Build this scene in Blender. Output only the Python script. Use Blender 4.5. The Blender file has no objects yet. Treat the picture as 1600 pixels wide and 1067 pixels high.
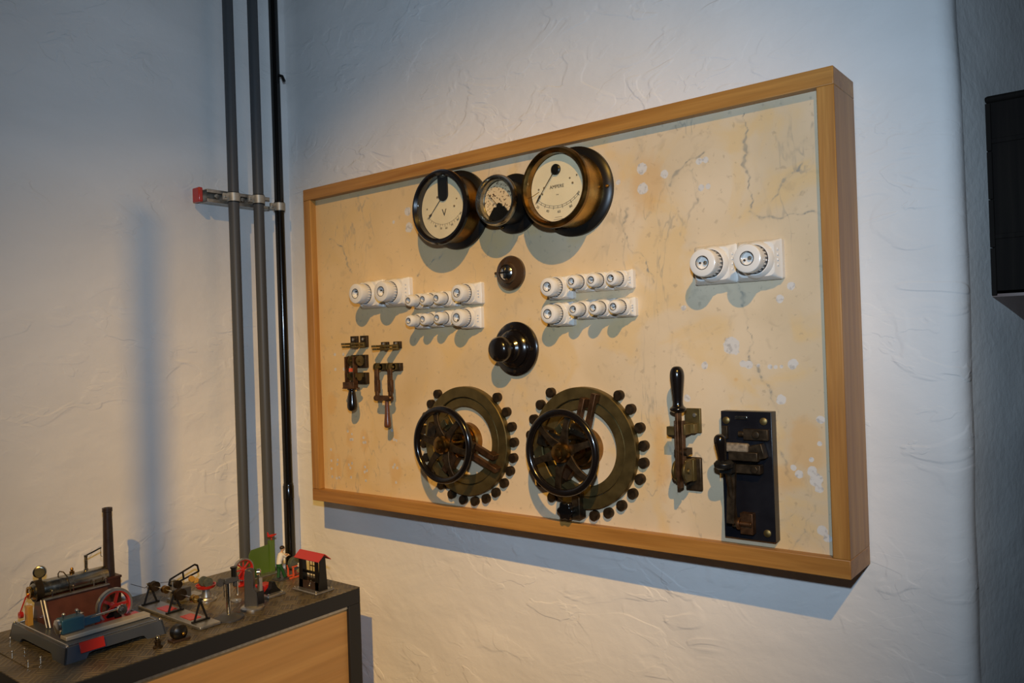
import bpy, math, random
import numpy as np
from mathutils import Vector, Matrix, noise
PI = math.pi
random.seed(7)
sc = bpy.context.scene
col = sc.collection

# ------------------------------------------------------------------ mesh helpers
class MB:
    def __init__(s): s.v = []; s.f = []; s.M = Matrix.Identity(4)
    def add(s, vs, fs, M=None):
        m = s.M @ M if M is not None else s.M
        o = len(s.v)
        s.v += [tuple(m @ Vector(p)) for p in vs]
        s.f += [tuple(i + o for i in f) for f in fs]
        return s
    def box(s, c, d, rot=None):
        x, y, z = d[0] / 2, d[1] / 2, d[2] / 2
        M = Matrix.Translation(c)
        if rot is not None: M = M @ rot.to_4x4()
        return s.add([(-x,-y,-z),(x,-y,-z),(x,y,-z),(-x,y,-z),(-x,-y,z),(x,-y,z),(x,y,z),(-x,y,z)],
                     [(0,3,2,1),(4,5,6,7),(0,1,5,4),(1,2,6,5),(2,3,7,6),(3,0,4,7)], M)
    def lathe(s, prof, n=32, M=None, caps=True):
        vs = []; fs = []
        for r, z in prof:
            for i in range(n):
                a = 2 * PI * i / n; vs.append((r * math.cos(a), r * math.sin(a), z))
        for k in range(len(prof) - 1):
            for i in range(n):
                j = (i + 1) % n
                fs.append((k*n+i, k*n+j, (k+1)*n+j, (k+1)*n+i))
        if caps:
            fs.append(tuple(range(n))[::-1]); fs.append(tuple((len(prof)-1)*n + i for i in range(n)))
        return s.add(vs, fs, M)
    def ring(s, prof, n=48, M=None):     # closed profile -> torus-like
        vs = []; fs = []; m = len(prof)
        for r, z in prof:
            for i in range(n):
                a = 2 * PI * i / n; vs.append((r * math.cos(a), r * math.sin(a), z))
        for k in range(m):
            for i in range(n):
                j = (i + 1) % n; q = (k + 1) % m
                fs.append((k*n+i, k*n+j, q*n+j, q*n+i))
        return s.add(vs, fs, M)
    def torus(s, R, r, n=64, m=12, M=None):
        return s.ring([(R + r*math.cos(2*PI*k/m), r*math.sin(2*PI*k/m)) for k in range(m)], n, M)
    def ball(s, c, r, n=20, sc3=(1,1,1)):
        prof = [(max(1e-5, r*math.sin(PI*k/12)), -r*math.cos(PI*k/12)) for k in range(13)]
        return s.lathe(prof, n, Matrix.Translation(c) @ Matrix.Diagonal((*sc3, 1)))
    def tube(s, pts, r, n=10):
        P = [Vector(p) for p in pts]; rr = r if isinstance(r, (list, tuple)) else [r]*len(P)
        vs = []; fs = []; up = None
        for k, p in enumerate(P):
            t = (P[min(k+1, len(P)-1)] - P[max(k-1, 0)]).normalized()
            if up is None: up = Vector((0,0,1)) if abs(t.z) < .9 else Vector((1,0,0))
            a = t.cross(up).normalized(); b = a.cross(t).normalized(); up = b
            for i in range(n):
                an = 2*PI*i/n; vs.append(tuple(p + a*(rr[k]*math.cos(an)) + b*(rr[k]*math.sin(an))))
        for k in range(len(P)-1):
            for i in range(n):
                j = (i+1) % n; fs.append((k*n+i, k*n+j, (k+1)*n+j, (k+1)*n+i))
        fs.append(tuple(range(n))[::-1]); fs.append(tuple((len(P)-1)*n+i for i in range(n)))
        return s.add(vs, fs)
    def cyl(s, a, b, r, n=24): return s.tube([a, b], r, n)
    def prism(s, poly, z0, z1, M=None):
        n = len(poly)
        vs = [(x, y, z0) for x, y in poly] + [(x, y, z1) for x, y in poly]
        fs = [tuple(range(n))[::-1], tuple(range(n, 2*n))] + [(i, (i+1) % n, n+(i+1) % n, n+i) for i in range(n)]
        return s.add(vs, fs, M)
    def build(s, name, mat, parent=None, bevel=0, smooth=35):
        me = bpy.data.meshes.new(name); me.from_pydata(s.v, [], s.f)
        import bmesh
        b = bmesh.new(); b.from_mesh(me); bmesh.ops.recalc_face_normals(b, faces=b.faces); b.to_mesh(me); b.free()
        me.materials.append(mat)
        me.polygons.foreach_set('use_smooth', [True]*len(me.polygons))
        me.set_sharp_from_angle(angle=math.radians(smooth))
        o = bpy.data.objects.new(name, me); col.objects.link(o)
        if parent is not None: o.parent = parent
        if bevel:
            m = o.modifiers.new('bevel', 'BEVEL'); m.width = bevel; m.segments = 2
            m.limit_method = 'ANGLE'; m.angle_limit = math.radians(40); m.harden_normals = False
        return o
def sm(p, k=5):
    out = []
    for i in range(len(p)-1):
        a, b, c, e = p[max(i-1, 0)], p[i], p[i+1], p[min(i+2, len(p)-1)]
        for j in range(k):
            u = j/k
            out.append(tuple(.5*((2*b[q]) + (-a[q]+c[q])*u + (2*a[q]-5*b[q]+4*c[q]-e[q])*u*u + (-a[q]+3*b[q]-3*c[q]+e[q])*u**3) for q in (0, 1)))
    return [(max(1e-5, x), y) for x, y in out+[p[-1]]]
def rz(a): return Matrix.Rotation(a, 4, 'Z')
def rx(a): return Matrix.Rotation(a, 4, 'X')
def ry(a): return Matrix.Rotation(a, 4, 'Y')
def tr(x, y, z): return Matrix.Translation((x, y, z))
WALLROT = (PI/2, 0, 0)       # local x = along wall, y = up, z = out of the wall
def tag(o, label, cat, group=None, kind=None):
    o['label'] = label; o['category'] = cat
    if group: o['group'] = group
    if kind: o['kind'] = kind
    return o
def thing(name, label, cat, loc, rot=(0,0,0), group=None):
    o = bpy.data.objects.new(name, None); col.objects.link(o); o.location = loc; o.rotation_euler = rot
    o.empty_display_size = .02
    return tag(o, label, cat, group)
def copy_tree(o, parent=None):
    c = o.copy(); col.objects.link(c)
    if parent is not None: c.parent = parent
    for ch in list(o.children): copy_tree(ch, c)
    return c
def text(parent, name, items, mat, z, extr=.0002):   # items: (string, x, y, size, rotation)
    for s, x, y, size, rot in items:
        cu = bpy.data.curves.new('t', 'FONT'); cu.body = s; cu.size = size; cu.align_x = 'CENTER'; cu.align_y = 'CENTER'
        cu.extrude = extr; cu.resolution_u = 3
        o = bpy.data.objects.new('t', cu); me = bpy.data.meshes.new_from_object(o)
        M_ = tr(x, y, z) @ rz(rot); mb = MB()
        mb.v = [tuple(M_ @ v.co) for v in me.vertices]; mb.f = [tuple(p.vertices) for p in me.polygons]
        bpy.data.objects.remove(o); bpy.data.curves.remove(cu); bpy.data.meshes.remove(me)
        mb.build('numeral' if s.isdigit() else name, mat, parent)

# ------------------------------------------------------------------ materials
def new_mat(name):
    m = bpy.data.materials.new(name); m.use_nodes = True
    nt = m.node_tree; b = nt.nodes['Principled BSDF']
    return m, nt, b
def simple(name, c, rough=.5, metal=0, noise_amt=0, nscale=40, bump=0, coat=0, spec=.5, c2=None, detail=5):
    m, nt, b = new_mat(name)
    b.inputs['Base Color'].default_value = (*c, 1); b.inputs['Roughness'].default_value = rough
    b.inputs['Metallic'].default_value = metal; b.inputs['Coat Weight'].default_value = coat
    b.inputs['Coat Roughness'].default_value = .08; b.inputs['Specular IOR Level'].default_value = spec
    if noise_amt or bump or c2:
        tc = nt.nodes.new('ShaderNodeTexCoord'); n = nt.nodes.new('ShaderNodeTexNoise')
        n.inputs['Scale'].default_value = nscale; n.inputs['Detail'].default_value = detail
        nt.links.new(tc.outputs['Object'], n.inputs['Vector'])
        if noise_amt or c2:
            r = nt.nodes.new('ShaderNodeValToRGB'); r.color_ramp.elements[0].position = .35; r.color_ramp.elements[1].position = .65
            cc = c2 if c2 else tuple(x*(1-noise_amt) for x in c)
            r.color_ramp.elements[0].color = (*cc, 1); r.color_ramp.elements[1].color = (*c, 1)
            nt.links.new(n.outputs['Fac'], r.inputs['Fac']); nt.links.new(r.outputs['Color'], b.inputs['Base Color'])
            mr = nt.nodes.new('ShaderNodeMapRange'); mr.inputs['To Min'].default_value = max(0.02, rough-.12); mr.inputs['To Max'].default_value = min(1, rough+.15)
            nt.links.new(n.outputs['Fac'], mr.inputs['Value']); nt.links.new(mr.outputs['Result'], b.inputs['Roughness'])
        if bump:
            bp = nt.nodes.new('ShaderNodeBump'); bp.inputs['Strength'].default_value = .6; bp.inputs['Distance'].default_value = bump
            nt.links.new(n.outputs['Fac'], bp.inputs['Height']); nt.links.new(bp.outputs['Normal'], b.inputs['Normal'])
    return m
def wood(name, dark, light, axis, rough=.45, scale=1.0):
    m, nt, b = new_mat(name); L = nt.links.new
    tc = nt.nodes.new('ShaderNodeTexCoord'); mp = nt.nodes.new('ShaderNodeMapping')
    s = [42*scale]*3; s[axis] = 2.2*scale; mp.inputs['Scale'].default_value = s
    n = nt.nodes.new('ShaderNodeTexNoise'); n.inputs['Scale'].default_value = 1; n.inputs['Detail'].default_value = 6; n.inputs['Distortion'].default_value = .6
    r = nt.nodes.new('ShaderNodeValToRGB'); r.color_ramp.elements[0].position = .3; r.color_ramp.elements[1].position = .72
    r.color_ramp.elements[0].color = (*dark, 1); r.color_ramp.elements[1].color = (*light, 1)
    mp2 = nt.nodes.new('ShaderNodeMapping'); s2 = [260*scale]*3; s2[axis] = 9*scale; mp2.inputs['Scale'].default_value = s2
    n2 = nt.nodes.new('ShaderNodeTexNoise'); n2.inputs['Scale'].default_value = 1; n2.inputs['Detail'].default_value = 3
    mx = nt.nodes.new('ShaderNodeMix'); mx.data_type = 'RGBA'; mx.blend_type = 'MULTIPLY'; mx.inputs['Factor'].default_value = .35
    bp = nt.nodes.new('ShaderNodeBump'); bp.inputs['Strength'].default_value = .3; bp.inputs['Distance'].default_value = .0006
    L(tc.outputs['Object'], mp.inputs['Vector']); L(tc.outputs['Object'], mp2.inputs['Vector'])
    L(mp.outputs['Vector'], n.inputs['Vector']); L(mp2.outputs['Vector'], n2.inputs['Vector'])
    L(n.outputs['Fac'], r.inputs['Fac']); L(r.outputs['Color'], mx.inputs['A']); L(n2.outputs['Fac'], mx.inputs['B'])
    L(mx.outputs['Result'], b.inputs['Base Color']); L(n2.outputs['Fac'], bp.inputs['Height']); L(bp.outputs['Normal'], b.inputs['Normal'])
    b.inputs['Roughness'].default_value = rough
    return m
def plaster(name, c, c2, bump=.004, stip=0.0, lay=1.0):
    m, nt, b = new_mat(name); L = nt.links.new
    tc = nt.nodes.new('ShaderNodeTexCoord')
    mp = nt.nodes.new('ShaderNodeMapping'); mp.inputs['Scale'].default_value = (1, 1, 1.7); mp.inputs['Rotation'].default_value = (.2, .25, .1)
    L(tc.outputs['Object'], mp.inputs['Vector'])
    def nz(scale, detail, dist, vec=mp.outputs['Vector'], rough=.5):
        n = nt.nodes.new('ShaderNodeTexNoise'); n.inputs['Scale'].default_value = scale; n.inputs['Detail'].default_value = detail
        n.inputs['Distortion'].default_value = dist; n.inputs['Roughness'].default_value = rough; L(vec, n.inputs['Vector']); return n.outputs['Fac']
    def math_(op, a, bb, cl=False):
        n = nt.nodes.new('ShaderNodeMath'); n.operation = op; n.use_clamp = cl
        for i, x in enumerate((a, bb)):
            if x is None: continue
            if isinstance(x, (int, float)): n.inputs[i].default_value = x
            else: L(x, n.inputs[i])
        return n.outputs[0]
    def ramp(f, a, bb):
        n = nt.nodes.new('ShaderNodeMapRange'); n.interpolation_type = 'SMOOTHSTEP'; n.inputs['From Min'].default_value = a; n.inputs['From Max'].default_value = bb; L(f, n.inputs['Value']); return n.outputs['Result']
    big = nz(3.2, 3, .4)
    layer = ramp(nz(5.5, 2.5, 1.1), .50, .56)        # trowelled skins with an edge
    layer2 = ramp(nz(9.0, 3, .9), .56, .60)
    mask = ramp(nz(2.3, 2, .3), .42, .62)            # ridges only come in patches
    fine = nz(55, 4, .2, tc.outputs['Object'])
    h = math_('MULTIPLY', big, 2.2)
    h = math_('ADD', h, math_('MULTIPLY', math_('MULTIPLY', layer, mask), .30*lay))
    h = math_('ADD', h, math_('MULTIPLY', math_('MULTIPLY', layer2, mask), .15*lay))
    h = math_('ADD', h, math_('MULTIPLY', fine, .16 + stip))
    h = math_('ADD', h, math_('MULTIPLY', nz(19, 3, .5), .22))
    bp = nt.nodes.new('ShaderNodeBump'); bp.inputs['Strength'].default_value = 1; bp.inputs['Distance'].default_value = bump
    L(h, bp.inputs['Height']); L(bp.outputs['Normal'], b.inputs['Normal'])
    mx = nt.nodes.new('ShaderNodeMix'); mx.data_type = 'RGBA'; mx.inputs['A'].default_value = (*c2, 1); mx.inputs['B'].default_value = (*c, 1)
    L(ramp(nz(2.2, 5, .4), .25, .75), mx.inputs['Factor']); L(mx.outputs['Result'], b.inputs['Base Color'])
    b.inputs['Roughness'].default_value = .75; b.inputs['Specular IOR Level'].default_value = .25
    return m
def marble():
    m, nt, b = new_mat('cream_marble'); L = nt.links.new
    tc = nt.nodes.new('ShaderNodeTexCoord'); V = tc.outputs['Object']
    def nz(scale, detail, dist, vec=V, rough=.5):
        n = nt.nodes.new('ShaderNodeTexNoise'); n.inputs['Scale'].default_value = scale; n.inputs['Detail'].default_value = detail
        n.inputs['Distortion'].default_value = dist; n.inputs['Roughness'].default_value = rough; L(vec, n.inputs['Vector']); return n.outputs['Fac']
    def mr(f, a, bb, c=0, d=1, sm=True):
        n = nt.nodes.new('ShaderNodeMapRange'); n.interpolation_type = 'SMOOTHSTEP' if sm else 'LINEAR'
        for k, x in (('From Min', a), ('From Max', bb), ('To Min', c), ('To Max', d)): n.inputs[k].default_value = x
        L(f, n.inputs['Value']); return n.outputs['Result']
    def mt(op, a, bb):
        n = nt.nodes.new('ShaderNodeMath'); n.operation = op; n.use_clamp = op == 'ADD'
        for i, x in enumerate((a, bb)):
            if isinstance(x, (int, float)): n.inputs[i].default_value = x
            else: L(x, n.inputs[i])
        return n.outputs[0]
    def mix(f, A, B):
        n = nt.nodes.new('ShaderNodeMix'); n.data_type = 'RGBA'
        if isinstance(f, float): n.inputs['Factor'].default_value = f
        else: L(f, n.inputs['Factor'])
        for k, x in (('A', A), ('B', B)):
            if isinstance(x, tuple): n.inputs[k].default_value = (*x, 1)
            else: L(x, n.inputs[k])
        return n.outputs['Result']
    def attr(nm):
        n = nt.nodes.new('ShaderNodeAttribute'); n.attribute_name = nm; return n.outputs['Fac']
    sx = nt.nodes.new('ShaderNodeSeparateXYZ'); L(V, sx.inputs[0])
    warm_tint = mr(mt('ADD', sx.outputs['X'], mr(nz(2.4, 4, .6), .2, .8, -.45, .45, False)), .1, 1.35, 1, 0)   # warm lamplight painted into the stone, yellower towards the left of the slab
    base = mix(mr(nz(3.5, 4, .5), .3, .7), (.535, .445, .315), (.635, .535, .40))
    base = mix(warm_tint, base, mix(mr(nz(3.5, 4, .5), .3, .7), (.57, .41, .20), (.67, .495, .265)))
    base = mix(mt('MULTIPLY', mr(nz(7, 5, .8), .50, .66), .55), base, (.62, .44, .20))
    # thin procedural veins running diagonally
    mp = nt.nodes.new('ShaderNodeMapping'); mp.inputs['Rotation'].default_value = (0, math.radians(-35), 0); mp.inputs['Scale'].default_value = (5.5, 1, 1.8); L(V, mp.inputs['Vector'])
    w = nz(1.0, 5, .35, mp.outputs['Vector'], .55)
    line = mr(mt('ABSOLUTE', mt('SUBTRACT', w, .5), 0), 0.0, .009, 1, 0)
    patchy = mr(nz(2.6, 2, 0), .44, .60)
    line = mt('MULTIPLY', mt('MULTIPLY', line, patchy), mr(nz(26, 3, 0), .4, .6, .1, .75))
    va = attr('vein')
    jitter = mr(nz(60, 4, .6), .25, .75, -.30, .30, False)
    v2 = mr(mt('ADD', va, jitter), .55, .95)
    v2 = mt('MULTIPLY', v2, mr(nz(32, 3, 0), .3, .6, .35, .9))
    halo = mt('MULTIPLY', mr(va, .15, .9), .16)
    veins = mt('ADD', mt('MULTIPLY', line, .75), mt('ADD', v2, halo))
    base = mix(veins, base, (.28, .265, .22))
    specks = mt('ADD', mt('MULTIPLY', mr(nz(70, 3, .3), .63, .72), .40), mt('MULTIPLY', mr(nz(24, 4, .8), .60, .72), .22))
    base = mix(specks, base, (.30, .25, .18))
    st = mr(mt('ADD', attr('stain'), mr(nz(22, 4, .5), .2, .8, -.35, .35, False)), .25, .85, 0, .42)
    base = mix(st, base, (.58, .33, .10))
    pt = mr(mt('ADD', attr('patch'), mr(nz(90, 3, 0), .2, .8, -.12, .12, False)), .46, .54)
    pc = mix(mr(nz(110, 3, 0), .3, .5), (.38, .37, .355), (.54, .525, .50))
    base = mix(pt, base, pc)
    L(base, b.inputs['Base Color'])
    L(mr(pt, 0, 1, .34, .9, False), b.inputs['Roughness']); b.inputs['Specular IOR Level'].default_value = .35
    bp = nt.nodes.new('ShaderNodeBump'); bp.inputs['Strength'].default_value = .5; bp.inputs['Distance'].default_value = .0008
    L(mt('ADD', mt('MULTIPLY', v2, -.5), mt('MULTIPLY', nz(90, 4, 0), .5)), bp.inputs['Height']); L(bp.outputs['Normal'], b.inputs['Normal'])
    return m
def tread():
    m, nt, b = new_mat('tread_plate'); L = nt.links.new
    tc = nt.nodes.new('ShaderNodeTexCoord'); mp = nt.nodes.new('ShaderNodeMapping'); L(tc.outputs['Object'], mp.inputs['Vector'])
    mp.inputs['Rotation'].default_value = (0, 0, math.radians(45))
    ck = nt.nodes.new('ShaderNodeTexChecker'); ck.inputs['Scale'].default_value = 26; L(mp.outputs['Vector'], ck.inputs['Vector'])
    def wav(ax):
        w = nt.nodes.new('ShaderNodeTexWave'); w.bands_direction = ax; w.inputs['Scale'].default_value = 24.7; w.inputs['Distortion'].default_value = 0
        L(mp.outputs['Vector'], w.inputs['Vector']); return w.outputs['Fac']
    mx = nt.nodes.new('ShaderNodeMix'); mx.data_type = 'FLOAT'; L(ck.outputs['Fac'], mx.inputs['Factor']); L(wav('X'), mx.inputs['A']); L(wav('Y'), mx.inputs['B'])
    pw = nt.nodes.new('ShaderNodeMapRange'); pw.interpolation_type = 'SMOOTHSTEP'; pw.inputs['From Min'].default_value = .45; pw.inputs['From Max'].default_value = .8; L(mx.outputs['Result'], pw.inputs['Value'])
    bp = nt.nodes.new('ShaderNodeBump'); bp.inputs['Strength'].default_value = 1; bp.inputs['Distance'].default_value = .0015
    L(pw.outputs['Result'], bp.inputs['Height']); L(bp.outputs['Normal'], b.inputs['Normal'])
    n = nt.nodes.new('ShaderNodeTexNoise'); n.inputs['Scale'].default_value = 9; n.inputs['Detail'].default_value = 6; L(tc.outputs['Object'], n.inputs['Vector'])
    r = nt.nodes.new('ShaderNodeValToRGB'); r.color_ramp.elements[0].position = .35; r.color_ramp.elements[1].position = .7
    r.color_ramp.elements[0].color = (.10, .082, .056, 1); r.color_ramp.elements[1].color = (.25, .21, .145, 1); L(n.outputs['Fac'], r.inputs['Fac'])
    m2 = nt.nodes.new('ShaderNodeMix'); m2.data_type = 'RGBA'; m2.blend_type = 'MULTIPLY'; m2.inputs['Factor'].default_value = .5
    cr = nt.nodes.new('ShaderNodeMix'); cr.data_type = 'RGBA'; cr.inputs['A'].default_value = (.62,.62,.62,1); cr.inputs['B'].default_value = (1.4,1.35,1.15,1)
    L(pw.outputs['Result'], cr.inputs['Factor']); L(r.outputs['Color'], m2.inputs['A']); L(cr.outputs['Result'], m2.inputs['B'])
    L(m2.outputs['Result'], b.inputs['Base Color']); b.inputs['Roughness'].default_value = .38; b.inputs['Metallic'].default_value = .55
    return m
def glass():
    m = bpy.data.materials.new('gauge_glass'); m.use_nodes = True; nt = m.node_tree; nt.nodes.clear(); L = nt.links.new
    o = nt.nodes.new('ShaderNodeOutputMaterial'); mx = nt.nodes.new('ShaderNodeMixShader'); t = nt.nodes.new('ShaderNodeBsdfTransparent')
    g = nt.nodes.new('ShaderNodeBsdfGlossy'); g.inputs['Roughness'].default_value = .02; fr = nt.nodes.new('ShaderNodeFresnel'); fr.inputs['IOR'].default_value = 1.25
    t.inputs['Color'].default_value = (.95, .95, .93, 1)
    L(fr.outputs[0], mx.inputs[0]); L(t.outputs[0], mx.inputs[1]); L(g.outputs[0], mx.inputs[2]); L(mx.outputs[0], o.inputs['Surface'])
    return m

M = {}
M['plaster'] = plaster('limewashed_plaster', (.80, .79, .77), (.72, .71, .69))
M['plaster_grey'] = plaster('grey_stippled_plaster', (.76, .75, .72), (.64, .63, .61), .003, .3, .1)
M['floor'] = simple('concrete', (.22, .20, .18), .7, noise_amt=.3, nscale=6)
M['oak_x'] = wood('oak_along_x', (.33, .14, .026), (.50, .25, .060), 0, .42)
M['oak_z'] = wood('oak_along_z', (.33, .14, .026), (.52, .265, .066), 2, .42)
M['ply'] = wood('birch_plywood', (.46, .245, .085), (.60, .36, .14), 1, .5, .35)
M['oldwood'] = wood('dark_old_planks', (.004, .003, .0028), (.016, .012, .009), 2, .8)
M['oldwood'].node_tree.nodes['Principled BSDF'].inputs['Specular IOR Level'].default_value = .15
M['backboard'] = simple('backing_board', (.10, .07, .04), .8)
M['marble'] = marble()
M['porcelain'] = simple('white_porcelain', (.66, .645, .61), .22, coat=.3)
M['bakelite'] = simple('black_bakelite', (.006, .0045, .004), .19, coat=.25)
M['black_matte'] = simple('black_japanned', (.006, .0055, .005), .36, spec=.35)
M['brown_bakelite'] = simple('brown_bakelite', (.045, .025, .012), .25, coat=.4)
M['brass'] = simple('polished_brass', (.56, .33, .085), .26, 1, noise_amt=.45, nscale=30)
M['brass_dark'] = simple('tarnished_brass', (.30, .165, .045), .30, 1, noise_amt=.5, nscale=35)
M['bronze'] = simple('dull_bronze', (.20, .150, .058), .44, .85, noise_amt=.28, nscale=35, bump=.0002)
M['bronze_dark'] = simple('dark_bronze', (.068, .047, .027), .45, .8, noise_amt=.5, nscale=70)
M['copper'] = simple('brown_copper', (.15, .075, .035), .42, .8, noise_amt=.5, nscale=60)
M['nickel'] = simple('worn_nickel', (.42, .40, .34), .24, 1, noise_amt=.3, nscale=50)
M['nickel_dull'] = simple('zinc_band', (.50, .47, .40), .42, .6, noise_amt=.2, nscale=60)
M['chrome'] = simple('bright_steel', (.70, .68, .64), .16, 1)
M['galv'] = simple('galvanised_steel', (.52, .50, .45), .38, .9, noise_amt=.3, nscale=90)
M['cast'] = simple('silver_casting', (.42, .42, .41), .34, .85, noise_amt=.2, nscale=60)
M['dial'] = simple('cream_dial', (.80, .70, .50), .55, noise_amt=.08, nscale=18)
M['dial_rust'] = simple('speckled_dial', (.74, .58, .38), .6, c2=(.06, .022, .008), nscale=230, detail=3)
for e in M['dial_rust'].node_tree.nodes:
    if e.type == 'VALTORGB': e.color_ramp.elements[0].position = .385; e.color_ramp.elements[1].position = .41
M['ink'] = simple('dial_ink', (.03, .022, .018), .5)
M['ink_soft'] = simple('faded_ink', (.20, .15, .09), .6)
M['glass'] = glass()
M['pvc'] = simple('grey_plastic_pipe', (.062, .066, .070), .5, noise_amt=.06, nscale=4)
M['pipe_black'] = simple('black_gloss_pipe', (.005, .0045, .004), .17, coat=.2)
M['cab'] = simple('charcoal_steel', (.016, .017, .020), .5, spec=.3)
M['tread'] = tread()
M['red'] = simple('red_enamel', (.46, .018, .012), .3, coat=.3)
M['orange'] = simple('orange_enamel', (.62, .09, .03), .35)
M['green'] = simple('green_enamel', (.085, .155, .022), .38, noise_amt=.12, nscale=20)
M['green_dark'] = simple('dark_green_paint', (.012, .075, .02), .45)
M['blue'] = simple('blue_enamel', (.018, .075, .13), .3, coat=.3)
M['bluegrey'] = simple('slate_blue_paint', (.050, .062, .085), .35, coat=.2)
M['grey_paint'] = simple('grey_machine_paint', (.045, .047, .052), .35)
M['tile_red'] = simple('brown_brick_tin', (.085, .022, .010), .4, noise_amt=.3, nscale=30)
M['chimney'] = simple('brown_chimney_tin', (.040, .022, .014), .4, noise_amt=.2, nscale=60)
M['stone'] = simple('green_grey_stone', (.085, .10, .075), .7, noise_amt=.3, nscale=200)
M['yellow'] = simple('yellow_ochre_paint', (.52, .28, .05), .4)
M['skin'] = simple('painted_skin', (.62, .38, .22), .5)
M['white'] = simple('white_paint', (.72, .70, .66), .45)
M['hair'] = simple('dark_hair_paint', (.02, .01, .006), .5)
M['beige'] = simple('beige_casting', (.42, .40, .35), .4, .3)
M['woodgrip'] = simple('brown_wood_grip', (.10, .035, .014), .3, coat=.3)
M['slate'] = simple('black_slate', (.007, .007, .010), .3, noise_amt=.3, nscale=20)
M['wrap'] = simple('tan_wrapped_tape', (.24, .19, .13), .6, noise_amt=.5, nscale=120, bump=.001)
M['cord'] = simple('drive_cord', (.03, .025, .02), .7)

# ------------------------------------------------------------------ camera
yaw, pitch, roll = 0.670528915, 0.00486307356, -0.0336345729
d = Vector((-math.sin(yaw)*math.cos(pitch), math.cos(yaw)*math.cos(pitch), math.sin(pitch)))
r0 = Vector((math.cos(yaw), math.sin(yaw), 0)); u0 = r0.cross(d)
rt = r0*math.cos(roll) + u0*math.sin(roll); up = -r0*math.sin(roll) + u0*math.cos(roll)
CAM = Vector((2.0459, -1.6899, 1.7098))
cd = bpy.data.cameras.new('camera'); cam = bpy.data.objects.new('camera', cd); col.objects.link(cam)
cd.lens = 36*1250.75/1600; cd.sensor_width = 36; cd.clip_start = .01
mw = Matrix((rt, up, -d)).transposed().to_4x4(); mw.translation = CAM; cam.matrix_world = mw
sc.camera = cam

# ------------------------------------------------------------------ room shell
def grid(name, fn, nu, nv, mat, attrs=None):
    vs = np.zeros(((nu+1)*(nv+1), 3), dtype=np.float32)
    k = 0
    for j in range(nv+1):
        for i in range(nu+1):
            vs[k] = fn(i/nu, j/nv); k += 1
    a = np.arange(nu*nv); i = a % nu; j = a // nu; q = j*(nu+1)+i
    F = np.stack([q, q+1, q+nu+2, q+nu+1], 1)
    me = bpy.data.meshes.new(name); me.from_pydata(vs.tolist(), [], F.tolist())
    me.materials.append(mat); me.polygons.foreach_set('use_smooth', [True]*len(me.polygons))
    o = bpy.data.objects.new(name, me); col.objects.link(o); return o
def und(p, s, a):
    return a*(noise.noise(Vector(p)*s) + .5*noise.noise(Vector(p)*s*2.3 + Vector((7, 3, 1))))
H = 3.7
def wr(u, v):     # wall that carries the board: flat run then a rounded corner, returning away
    z = v*H; L1 = 1.737 - (-.30); R = .045
    s = u*(L1 + R*PI/2 + 0.02)
    wob = .012*noise.noise(Vector((3.1, 0, z*1.3))) + .005*noise.noise(Vector((1.1, 0, z*5)))
    if s < L1: x = -.30 + s; y = 0; n = (0, -1)
    else:
        a = min(PI/2, (s - L1)/R); x = 1.737 + R*math.sin(a); y = R*(1-math.cos(a)) + max(0, (s-L1) - R*PI/2); n = (math.sin(a), -math.cos(a))
    dd = und((x, y, z), 1.6, .004) - .006*.7 if True else 0
    dd = min(0, dd)
    near = max(0, min(1, (x-1.6)/.12))
    return (x + n[0]*dd + wob*near, y + n[1]*dd, z)
o = grid('wall_right', wr, 170, 300, M['plaster']); tag(o, 'white rough plaster wall behind the framed marble panel', 'wall', kind='structure')
o['kind'] = 'structure'
def wb(u, v):
    z = v*H; y = .035 + u*2.2; wob = .012*noise.noise(Vector((3.1, 0, z*1.3))) + .005*noise.noise(Vector((1.1, 0, z*5)))
    f = max(0, 1 - u*6)
    return (1.772 + .25*u*2.2 + wob*f + und((1.7, y, z), 3, .006) , y, z)
o = grid('wall_back', wb, 110, 180, M['plaster_grey']); tag(o, 'grey stippled wall receding beyond the rounded corner', 'wall', kind='structure')
def wl(u, v):
    z = v*H; y = .04 - u*3.0
    return (-.264 + und((0, y, z), 1.5, .007) + .012*math.exp(-((y+.02)/.05)**2), y, z)
o = grid('wall_left', wl, 220, 270, M['plaster']); tag(o, 'white rough plaster wall behind the grey pipes', 'wall', kind='structure')
fb = MB(); fb.box((2.2, -2.2, -.03), (5.2, 8, .06)); o = fb.build('floor', M['floor']); tag(o, 'plain concrete floor below the cabinet', 'floor', kind='structure')

# ------------------------------------------------------------------ framed marble panel
Z0, Z1 = 1.25, 2.2146; IX0, IX1, IZ0, IZ1 = .0335, 1.5675, 1.2865, 2.1795; DB = .133; MY = -.112
board = thing('framed_switchboard_panel', 'cream marble switchboard panel in a deep oak frame hung on the plaster wall', 'panel', (0, 0, Z0))
def rail(c, dd, mat):
    mb = MB(); mb.box((c[0], c[1], c[2]-Z0), dd); return mb.build('frame_rail', mat, board, bevel=.0015)
yc = -DB/2
rail((.8, yc, (IZ1+Z1)/2), (1.6, DB, Z1-IZ1), M['oak_x'])
rail((.8, yc, (IZ0+Z0)/2), (1.6, DB, IZ0-Z0), M['oak_x'])
rail((IX0/2, yc, (IZ0+IZ1)/2), (IX0, DB-.0006, IZ1-IZ0), M['oak_z'])
rail(((IX1+1.6)/2, yc, (IZ0+IZ1)/2), (1.6-IX1, DB-.0006, IZ1-IZ0), M['oak_z'])
mb = MB(); mb.box(((IX0+IX1)/2, -.05, (IZ0+IZ1)/2-Z0), (IX1-IX0, .02, IZ1-IZ0)); mb.build('backing_board', M['backboard'], board)
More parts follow.
